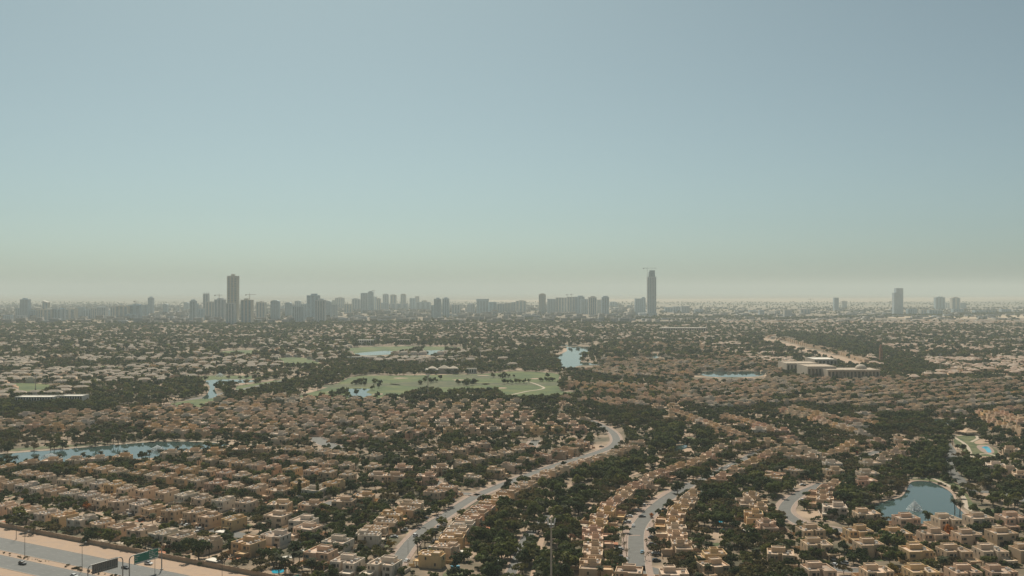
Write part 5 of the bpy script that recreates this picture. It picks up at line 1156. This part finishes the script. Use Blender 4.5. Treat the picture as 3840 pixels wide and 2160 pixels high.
box_building('mall_block', 2950, 3070, 1362, 1398, 55, 'pale flat-roofed mall block behind the colonnades', 'building', M['marble'], 9)
box_building('mall_block', 3055, 3140, 1347, 1380, 60, 'farther mall block with white roof at the back', 'building', M['marble'], 6, roofm='white')
p = P(3303, 1362); e = empty('minaret', (p[0], p[1], 0)); tag(e, 'tall brown brick minaret beside the mall', 'minaret')
hm = (1362 - 1290) / (1362 - HORIZ) * H
mb = MB(); mb.box(-2.4, 2.4, -2.4, 2.4, 0, hm * 0.72); ob('shaft', mb.mesh('shaft', M['brick']), e)
mb = MB(); mb.box(-3.1, 3.1, -3.1, 3.1, hm * 0.72, hm * 0.75, 0, True); ob('balcony', mb.mesh('balcony', M['brick']), e)
mb = MB(); mb.box(-1.7, 1.7, -1.7, 1.7, hm * 0.75, hm * 0.93); mb.tube((0, 0, hm * 0.93), (0, 0, hm * 1.02), 1.6, 0.1, 10); ob('lantern', mb.mesh('lantern', M['brick']), e)
for k in range(4): mb = MB(); mb.box(-0.5, 0.5, -2.46, -2.3, hm * (0.1 + 0.15 * k), hm * (0.18 + 0.15 * k), 0, True); ob('window', mb.mesh('window', M['glass']), e)
# golf clubhouse
e, wc_, hc_ = box_building('clubhouse', 1594, 1716, 1385, 1401, 24, 'white golf clubhouse with gables beyond the practice ground', 'building', M['white'], 12, roofm='white')
for x_, s_ in ((-16, 1.0), (4, 1.5), (20, 1.1)):
    mb = MB(); q = 6 * s_; mb.box(-q, q, -8, 8, 0, hc_ * 1.25)
    mb.v += [(-q - .5, -8.5, hc_ * 1.25), (q + .5, -8.5, hc_ * 1.25), (q + .5, 8.5, hc_ * 1.25), (-q - .5, 8.5, hc_ * 1.25), (0, 0, hc_ * (1.25 + 0.5 * s_))]
    n = len(mb.v) - 5; mb.f += [(n, n + 1, n + 4), (n + 1, n + 2, n + 4), (n + 2, n + 3, n + 4), (n + 3, n, n + 4)]; mb.m += [0] * 4
    ob('gable', mb.mesh('gable', M['marble']), e, (x_, -6, 0))
box_building('golf_pavilion', 1750, 1786, 1382, 1401, 16, 'small white block right of the golf clubhouse', 'building', M['white'], 4)
box_building('white_apartment_block', 56, 198, 1488, 1522, 22, 'white and blue apartment block by the left tree belt', 'building', M['white'], 14, roofm='white', rows=2)
box_building('white_apartment_block', 222, 308, 1484, 1518, 20, 'white apartment block right of the blue-glazed one', 'building', M['white'], 9, roofm='white', rows=2)
box_building('office_block', 1340, 1398, 1275, 1295, 30, 'small glazed office block beyond the golf lakes', 'building', M['white'], 7, roofm='white', rows=2)
box_building('office_block', 1490, 1536, 1274, 1292, 28, 'low pale office block right of the glazed one', 'building', M['marble'], 5, rows=2)
box_building('lakeside_terrace', 1300, 1440, 1338, 1352, 18, 'long white building below the far golf lake', 'building', M['white'], 16, roofm='white')
box_building('lakeside_terrace', 1515, 1595, 1338, 1353, 18, 'shorter white building beside the far golf lake', 'building', M['white'], 9, roofm='white')
box_building('shed', 1640, 1795, 1481, 1492, 14, 'long low pale-roofed shed under the golf hedge', 'building', M['marble'], 0, roofm='white')
box_building('school', 2480, 2655, 1229, 1247, 50, 'long low grey school block in the far suburb', 'building', M['marble'], 20, roofm='white')
box_building('hall', 42, 170, 1392, 1408, 25, 'long pale roofed hall at far left', 'building', M['marble'], 10)
# bright terrace row right of centre
pts = [P(*q) for q in [(2880, 1262), (2960, 1280), (3030, 1300), (3100, 1315), (3180, 1338), (3250, 1362)]]
cc = catmull(pts, False, 9); items = []
mb = MB(); mb.rect(-6, 6, -7, 7, 0, 8, 0.6, 0.4, None, 1); mb.box(-5.4, 5.4, -7.3, -7.02, 1, 3); TM = mb.mesh('wall', M['wall'], M['deck'])
for i, q in enumerate(cc[::1]):
    t = cc[min(i + 1, len(cc) - 1)] - cc[max(i - 1, 0)]; e = empty('terrace_block', (q[0], q[1], 0), math.atan2(t[1], t[0]) + math.pi / 2); tag(e, 'bright tan terrace block, %s from the far end of the diagonal row' % ordn(i + 1), 'townhouse', 'diagonal bright terrace')
    ob('wall', TM, e, None, (0.52, 0.38, 0.26)).scale = (1, 1.3, 1)

# ================================================================ SKYLINE
def zq(x0, L): return [(x0 + a / 2.6833, x0 + b / 2.6833, 980 + t / 2.6833, 980 + u / 2.6833, s) for a, b, t, u, s in L]
SKY = zq(0, [(30, 103, 540, 612, 'b'), (165, 235, 545, 612, 'b'), (155, 200, 470, 580, 'b'), (200, 277, 370, 582, 'c'), (300, 360, 490, 580, 'b'), (360, 430, 485, 600, 'b'), (425, 480, 395, 570, 's'), (437, 515, 475, 601, 'c'), (515, 605, 480, 600, 'b'), (605, 645, 470, 598, 'b'), (645, 755, 470, 590, 'c'), (775, 835, 460, 572, 'b'), (835, 915, 485, 580, 'b'), (915, 970, 470, 580, 'b'), (970, 1060, 455, 582, 'c'), (1060, 1105, 490, 578, 'b'), (1110, 1157, 455, 582, 'b'), (1157, 1285, 440, 590, 'c'), (1285, 1420, 432, 588, 'c'), (1420, 1475, 440, 574, 'b'), (1265, 1365, 530, 596, 'b'), (1487, 1535, 355, 532, 'c'), (1638, 1680, 428, 540, 'r'), (1775, 1805, 440, 520, 'b'), (1848, 1892, 412, 490, 'r'), (1908, 1965, 385, 610, 'c'), (1963, 1990, 425, 604, 'b'), (1992, 2045, 478, 600, 'b'), (2042, 2093, 305, 580, 'p'), (2070, 2130, 405, 584, 'b'), (2155, 2255, 370, 600, 'c'), (2133, 2154, 410, 598, 'b'), (2285, 2385, 128, 630, 'B'), (2272, 2355, 420, 652, 'b'), (2420, 2530, 372, 632, 'c'), (2532, 2548, 390, 600, 'b')])
SKY += zq(960, [(0, 90, 400, 592, 'c'), (145, 228, 390, 592, 'r'), (292, 352, 412, 560, 'r'), (388, 447, 395, 500, 'r'), (365, 475, 450, 612, 'b'), (447, 510, 430, 590, 'b'), (510, 632, 325, 602, 'c'), (592, 692, 375, 612, 'c'), (694, 750, 395, 580, 'r'), (795, 885, 360, 480, 'c'), (765, 794, 390, 480, 'b'), (755, 815, 430, 560, 'b'), (965, 1045, 372, 500, 'r'), (885, 963, 430, 520, 'b'), (1053, 1120, 318, 522, 'b'), (1128, 1175, 298, 512, 'r'), (1176, 1214, 355, 510, 'b'), (1216, 1253, 368, 512, 'c'), (1275, 1332, 325, 470, 'r'), (1350, 1410, 332, 470, 'r'), (1455, 1507, 325, 470, 'r'), (1260, 1330, 415, 500, 'b'), (1350, 1530, 425, 490, 'b'), (1545, 1600, 370, 490, 'b'), (1602, 1640, 350, 480, 'b'), (1665, 1720, 390, 480, 'c'), (1605, 1755, 410, 492, 'b'), (1790, 1860, 365, 572, 'c'), (1875, 1942, 362, 562, 'c'), (1765, 1788, 440, 570, 'b'), (1970, 2050, 435, 530, 'b'), (2125, 2200, 422, 525, 'c'), (2220, 2340, 378, 522, 'w'), (2342, 2420, 410, 520, 'b'), (2430, 2500, 425, 520, 'b'), (2502, 2576, 418, 520, 'b')])
SKY += zq(1920, [(0, 35, 410, 520, 'b'), (37, 145, 390, 512, 'c'), (270, 340, 322, 540, 'r'), (355, 438, 378, 522, 'b'), (440, 553, 365, 522, 'b'), (555, 630, 357, 526, 'b'), (632, 730, 345, 526, 'c'), (695, 768, 380, 532, 'b'), (770, 852, 350, 542, 'c'), (854, 903, 385, 540, 'b'), (905, 977, 348, 544, 'c'), (985, 1060, 405, 460, 'c'), (1240, 1300, 375, 546, 'b'), (1302, 1345, 358, 546, 'c'), (1367, 1452, 155, 552, 'T'), (1705, 1788, 450, 520, 'b'), (1540, 1620, 462, 512, 'b'), (1622, 1700, 455, 510, 'b'), (1840, 1880, 480, 520, 'r'), (1884, 1922, 478, 520, 'b'), (2390, 2460, 490, 512, 'b'), (2490, 2540, 490, 540, 'b')])
SKY += zq(2880, [(70, 125, 490, 532, 'r'), (167, 240, 485, 560, 'b'), (330, 425, 480, 532, 'b'), (668, 712, 365, 500, 'b'), (747, 795, 395, 470, 'c'), (1270, 1363, 270, 540, 'D'), (1410, 1500, 478, 540, 'b'), (1540, 1620, 485, 540, 'b'), (1687, 1783, 355, 486, 'c'), (1850, 1935, 360, 482, 'c'), (1787, 1848, 415, 480, 'b'), (1938, 1997, 418, 480, 'b'), (1625, 1760, 490, 546, 'b'), (1865, 1970, 478, 524, 'b'), (2080, 2180, 492, 530, 'b'), (2182, 2290, 490, 530, 'b'), (2350, 2450, 480, 522, 'b')])
SKY.sort(key=lambda q: (q[0] + q[1]))
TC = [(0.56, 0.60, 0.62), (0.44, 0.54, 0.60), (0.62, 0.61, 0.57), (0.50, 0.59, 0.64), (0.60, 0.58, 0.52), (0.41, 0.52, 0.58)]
TN = {'b': 'plain', 'c': 'stepped-top', 'r': 'rounded-top', 's': 'slant-topped', 'p': 'twin-spired', 'w': 'wide-capped', 'B': 'ribbed super-tall', 'T': 'tall tapering', 'D': 'tall twin-slab'}
BASEP = {}
for i, (a, b, yt, yb, s) in enumerate(SKY):
    q0 = P(a, yb); q1 = P(b, yb); w_ = (q1[0] - q0[0]); h_ = (yb - yt) / (yb - HORIZ) * H; dp_ = min(w_, 34.0) if w_ > 26 else w_
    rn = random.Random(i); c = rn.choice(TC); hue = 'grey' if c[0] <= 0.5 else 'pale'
    ht = 'low' if h_ < 45 else ('mid-height' if h_ < 100 else 'tall')
    e = empty('skyscraper' if h_ > 100 else 'tower_block', ((q0[0] + q1[0]) / 2, q0[1] + dp_ / 2, 0), 0)
    tag(e, 'hazy %s %s %s tower, %s from left along the skyline' % (ht if s in 'bcrspw' else '', hue, TN[s], ordn(i + 1)), 'tower', 'hazy skyline towers'); e['label'] = ' '.join(e['label'].split())
    BASEP[i] = (e, w_, h_, dp_)
    hw_ = w_ / 2; hd = dp_ / 2; bodyh = h_ * {'b': 1.0, 'c': 0.94, 'r': 0.93, 's': 0.9, 'p': 0.93, 'w': 0.88, 'B': 0.965, 'T': 1.0, 'D': 1.0}[s]
    def part(nm, f_, m=M['tower'], col=c): mb = MB(); f_(mb); return ob(nm, mb.mesh(nm, m), e, None, col)
    if s == 'D':
        part('slab', lambda mb: mb.rect(-hw_ * 0.55, -0.02 * hw_, -hd, hd, 0, bodyh, 2, 1)); part('slab', lambda mb: mb.rect(0.06 * hw_, hw_, -hd * 0.8, hd * 1.2, 0, bodyh, 2, 1)); part('slab', lambda mb: mb.rect(-hw_, -hw_ * 0.58, -hd * 0.9, hd * 0.9, 0, bodyh * 0.83, 2, 1))
        part('core', lambda mb: mb.box(-0.5 * hw_, 0.9 * hw_, -hd * 0.5, hd * 0.5, 0, bodyh * 0.97), M['bay'])
    else: part('body', lambda mb: mb.rect(-hw_, hw_, -hd, hd, 0, bodyh, 1.2, 0.8))
    if s == 'c': part('roof_plant', lambda mb: mb.box(-hw_ * rn.uniform(.3, .7), hw_ * rn.uniform(.3, .7), -hd * .6, hd * .6, bodyh - 1.2, h_))
    if s == 'w': part('crown', lambda mb: mb.box(-hw_ * 1.06, hw_ * 1.06, -hd * 1.05, hd * 1.05, bodyh - 1, h_, 0, True))
    if s == 'r':
        def fr(mb):
            pr = None
            for k in range(9):
                t = k / 8 * math.pi; q = (-hw_ * math.cos(t), bodyh - 1.3 + (h_ - bodyh + 1.3) * math.sin(t))
                if pr: mb.quad((pr[0], -hd, pr[1]), (q[0], -hd, q[1]), (q[0], hd, q[1]), (pr[0], hd, pr[1])); mb.quad((pr[0], -hd, bodyh - 1.4), (q[0], -hd, bodyh - 1.4), (q[0], -hd, q[1]), (pr[0], -hd, pr[1])); mb.quad((pr[0], hd, bodyh - 1.4), (q[0], hd, bodyh - 1.4), (q[0], hd, q[1]), (pr[0], hd, pr[1]))
                pr = q
        part('vaulted_crown', fr)
    if s == 's': part('slanted_crown', lambda mb: (mb.quad((-hw_, -hd, bodyh - 1), (hw_, -hd, bodyh - 1), (hw_, -hd, bodyh), (-hw_, -hd, h_)), mb.quad((-hw_, hd, bodyh - 1), (hw_, hd, bodyh - 1), (hw_, hd, bodyh), (-hw_, hd, h_)), mb.quad((-hw_, -hd, h_), (hw_, -hd, bodyh), (hw_, hd, bodyh), (-hw_, hd, h_)), mb.quad((-hw_, -hd, bodyh - 1), (-hw_, hd, bodyh - 1), (-hw_, hd, h_), (-hw_, -hd, h_))))
    if s == 'p':
        for x_ in (-.8, 0, .8): part('spire', lambda mb: mb.tube((x_ * hw_, 0, bodyh - 1.2), (x_ * hw_, 0, h_), 1.6, 0.6, 6))
    if s == 'B':
        part('roof_plant', lambda mb: mb.box(-hw_ * .32, hw_ * .32, -hd * .5, hd * .5, bodyh - 1.2, h_))
        for k in range(17): part('balcony_band', lambda mb: mb.box(-hw_ * 1.045, hw_ * 1.045, -hd * 1.05, hd * 1.05, bodyh * (0.15 + 0.05 * k), bodyh * (0.15 + 0.05 * k) + 3.2, 0, True))
        part('podium', lambda mb: mb.box(-hw_ * 1.6, hw_ * 1.6, -hd * 1.4, hd * 1.4, 0, 14))
    if s == 'T':
        k_ = (155 - 90) / (552 - 155) * h_
        def tp(mb): mb.box(-hw_ * 0.72, hw_ * 0.72, -hd * 0.8, hd * 0.8, h_ - 1.2, h_ + k_ * 0.72); mb.box(-hw_ * 0.55, hw_ * 0.72, -hd * 0.7, hd * 0.7, h_ + k_ * 0.72, h_ + k_)
        part('unfinished_top', tp, M['bay']); part('podium', lambda mb: mb.box(-hw_ * 3.1, hw_ * 1.15, -hd * 1.6, hd * 1.5, 0, 17)); part('side_shaft', lambda mb: mb.box(-hw_ * 1.06, -hw_ * 0.98, -hd * 1.03, hd * 0.5, 0, h_ * 0.94))
    if s not in 'D':
        nb = rn.choice([2, 3, 3, 4, 5]) if w_ > 25 else 2; st = w_ / nb; me = MB(); me.box(-st * 0.27, st * 0.27, -0.25, 0.4, 4, bodyh - 3.5, 0, True); me = me.mesh('window_bay', M['bay'])
        for k in range(nb): ob('window_bay', me, e, (-hw_ + st * (k + 0.5), -hd, 0))
# tower cranes
def crane(px, ytop, ybase, jl, jr, label, sky_y):
    Y = H * F / (sky_y - HORIZ); X = (px - 1920) / F * Y; z0 = 0.0; z1 = H - (ytop - HORIZ) / F * Y
    e = empty('tower_crane', (X, Y, 0)); tag(e, label, 'crane', 'construction cranes'); s_ = Y / F; mb = MB(); r = 1.1
    for a in ((-r, -r), (r, -r), (r, r), (-r, r)): mb.tube((*a, z0), (*a, z1), 0.35, 0.35, 4)
    k = z0
    while k < z1 - 4: mb.tube((-r, -r, k), (r, -r, k + 3), 0.22, 0.22, 4, cap=False); mb.tube((r, r, k), (-r, r, k + 3), 0.22, 0.22, 4, cap=False); k += 6
    ob('mast', mb.mesh('mast', M['pole']), e)
    mb = MB(); mb.box(-jl * s_, 0, -0.8, 0.8, z1, z1 + 1.6, 0, True); mb.box(0, jr * s_, -0.8, 0.8, z1 + 0.05, z1 + 1.5, 0, True); mb.tube((0, 0, z1), (0, 0, z1 + 9), 0.8, 0.4, 4); ob('jib', mb.mesh('jib', M['pole']), e)
    mb = MB(); mb.box(-jl * s_, -jl * s_ + 5, -1.3, 1.3, z1 - 3.5, z1, 0, True); ob('counterweight', mb.mesh('counterweight', M['signback']), e)
crane(2427, 1006, 1200, 16, 36, 'large tower crane on the unfinished skyscraper right of centre', 1188)
crane(936, 1105, 1210, 16, 24, 'tower crane above the blocks right of the ribbed skyscraper', 1212)
crane(822, 1107, 1200, 18, 12, 'tower crane left of the ribbed skyscraper', 1205)
crane(1402, 1090, 1180, 8, 6, 'small crane over the dark central towers', 1175)
crane(507, 1130, 1195, 6, 8, 'small crane over the arched block at left', 1199)
crane(2128, 1105, 1175, 5, 6, 'left crane behind the slab blocks right of centre', 1172)
crane(2143, 1104, 1175, 4, 8, 'right crane behind the slab blocks right of centre', 1173)
crane(3040, 1122, 1150, 8, 10, 'faint crane above the right-hand desert edge', 1155)

# low city blocks, warehouses and far trees between suburb and desert
mb = MB(); mb.box(-0.5, 0.5, -0.5, 0.5, 0, 1); items = []
for k in range(2600):
    px = random.uniform(-30, 3870); yb = HORIZ + 1.0 / (random.uniform(1 / 125.0, 1 / (58.0 if px < 2400 else 66.0)))
    if px > 2400 and random.random() < 0.5: continue
    q = P(px, yb); big = random.random() < 0.12; g_ = random.uniform(0.15, 0.31); tnt = (g_ * 1.03, g_ * 0.97, g_ * 0.88) if random.random() < 0.75 else (g_ * 0.9, g_, g_ * 1.05)
    items.append((q[0], q[1], 0, random.uniform(-0.2, 0.2), random.uniform(18, 46) * (1.8 if big else 1), random.uniform(14, 36), random.uniform(5, 17) * (0.7 if big else 1) * (1.3 if px < 2400 else 0.75), tnt))
joined('low_city_blocks', items, (mb.v, mb.f, mb.m), [M['far']], 'spread of hazy low city blocks and warehouses below the towers', 'buildings')
far = []
for k in range(9000):
    yb = HORIZ + 1.0 / (random.uniform(1 / 135.0, 1 / 45.0)); px = random.uniform(-30, 3870); q = P(px, yb)
    if NZ(q[0], q[1] * 2.2, 260) < 0.45: continue
    far.append([q[0], q[1], 'd_far%d' % random.randrange(3), random.uniform(4.0, 6.5), None])
for (xa, ya, xb, yb_, n_) in [(-20, 1227, 1200, 1219, 900), (1200, 1215, 1920, 1208, 350), (1920, 1199, 2300, 1204, 400), (2300, 1196, 2900, 1190, 400), (2880, 1200, 3420, 1184, 500), (3420, 1186, 3860, 1176, 400), (1900, 1212, 2800, 1222, 300)]:
    for k in range(n_):
        t = random.random(); q = P(xa + (xb - xa) * t, ya + (yb_ - ya) * t + random.gauss(0, 0.9)); far.append([q[0], q[1], 'd_far%d' % random.randrange(3), random.uniform(4, 6.5), None])
scatter('far_tree_belts', far, 'dark hazy belts of trees at the foot of the towers', 'trees')

# ================================================================ HAZE
hz = MB(); hz.box(-24500, 24500, -2000, 42500, -1.0, 330, 0, True)
hm_ = bpy.data.materials.new('haze_air'); hm_.use_nodes = True; hn = hm_.node_tree; hn.nodes.remove(hn.nodes['Principled BSDF'])
pv = node(hn, 'ShaderNodeVolumePrincipled'); pv.inputs['Color'].default_value = (0.74, 0.85, 0.86, 1); pv.inputs['Density'].default_value = 0.000083; pv.inputs['Anisotropy'].default_value = 0.0
hn.links.new(pv.outputs[0], hn.nodes['Material Output'].inputs['Volume'])
o = ob('haze', hz.mesh('haze', hm_)); o['kind'] = 'stuff'; o['label'] = 'pale dusty haze lying over the whole plain'
print('COUNTS', done, len(FARH), cnt, len(REST), [k for k, v in LABELS.items() if k and len(v) > 1][:20])
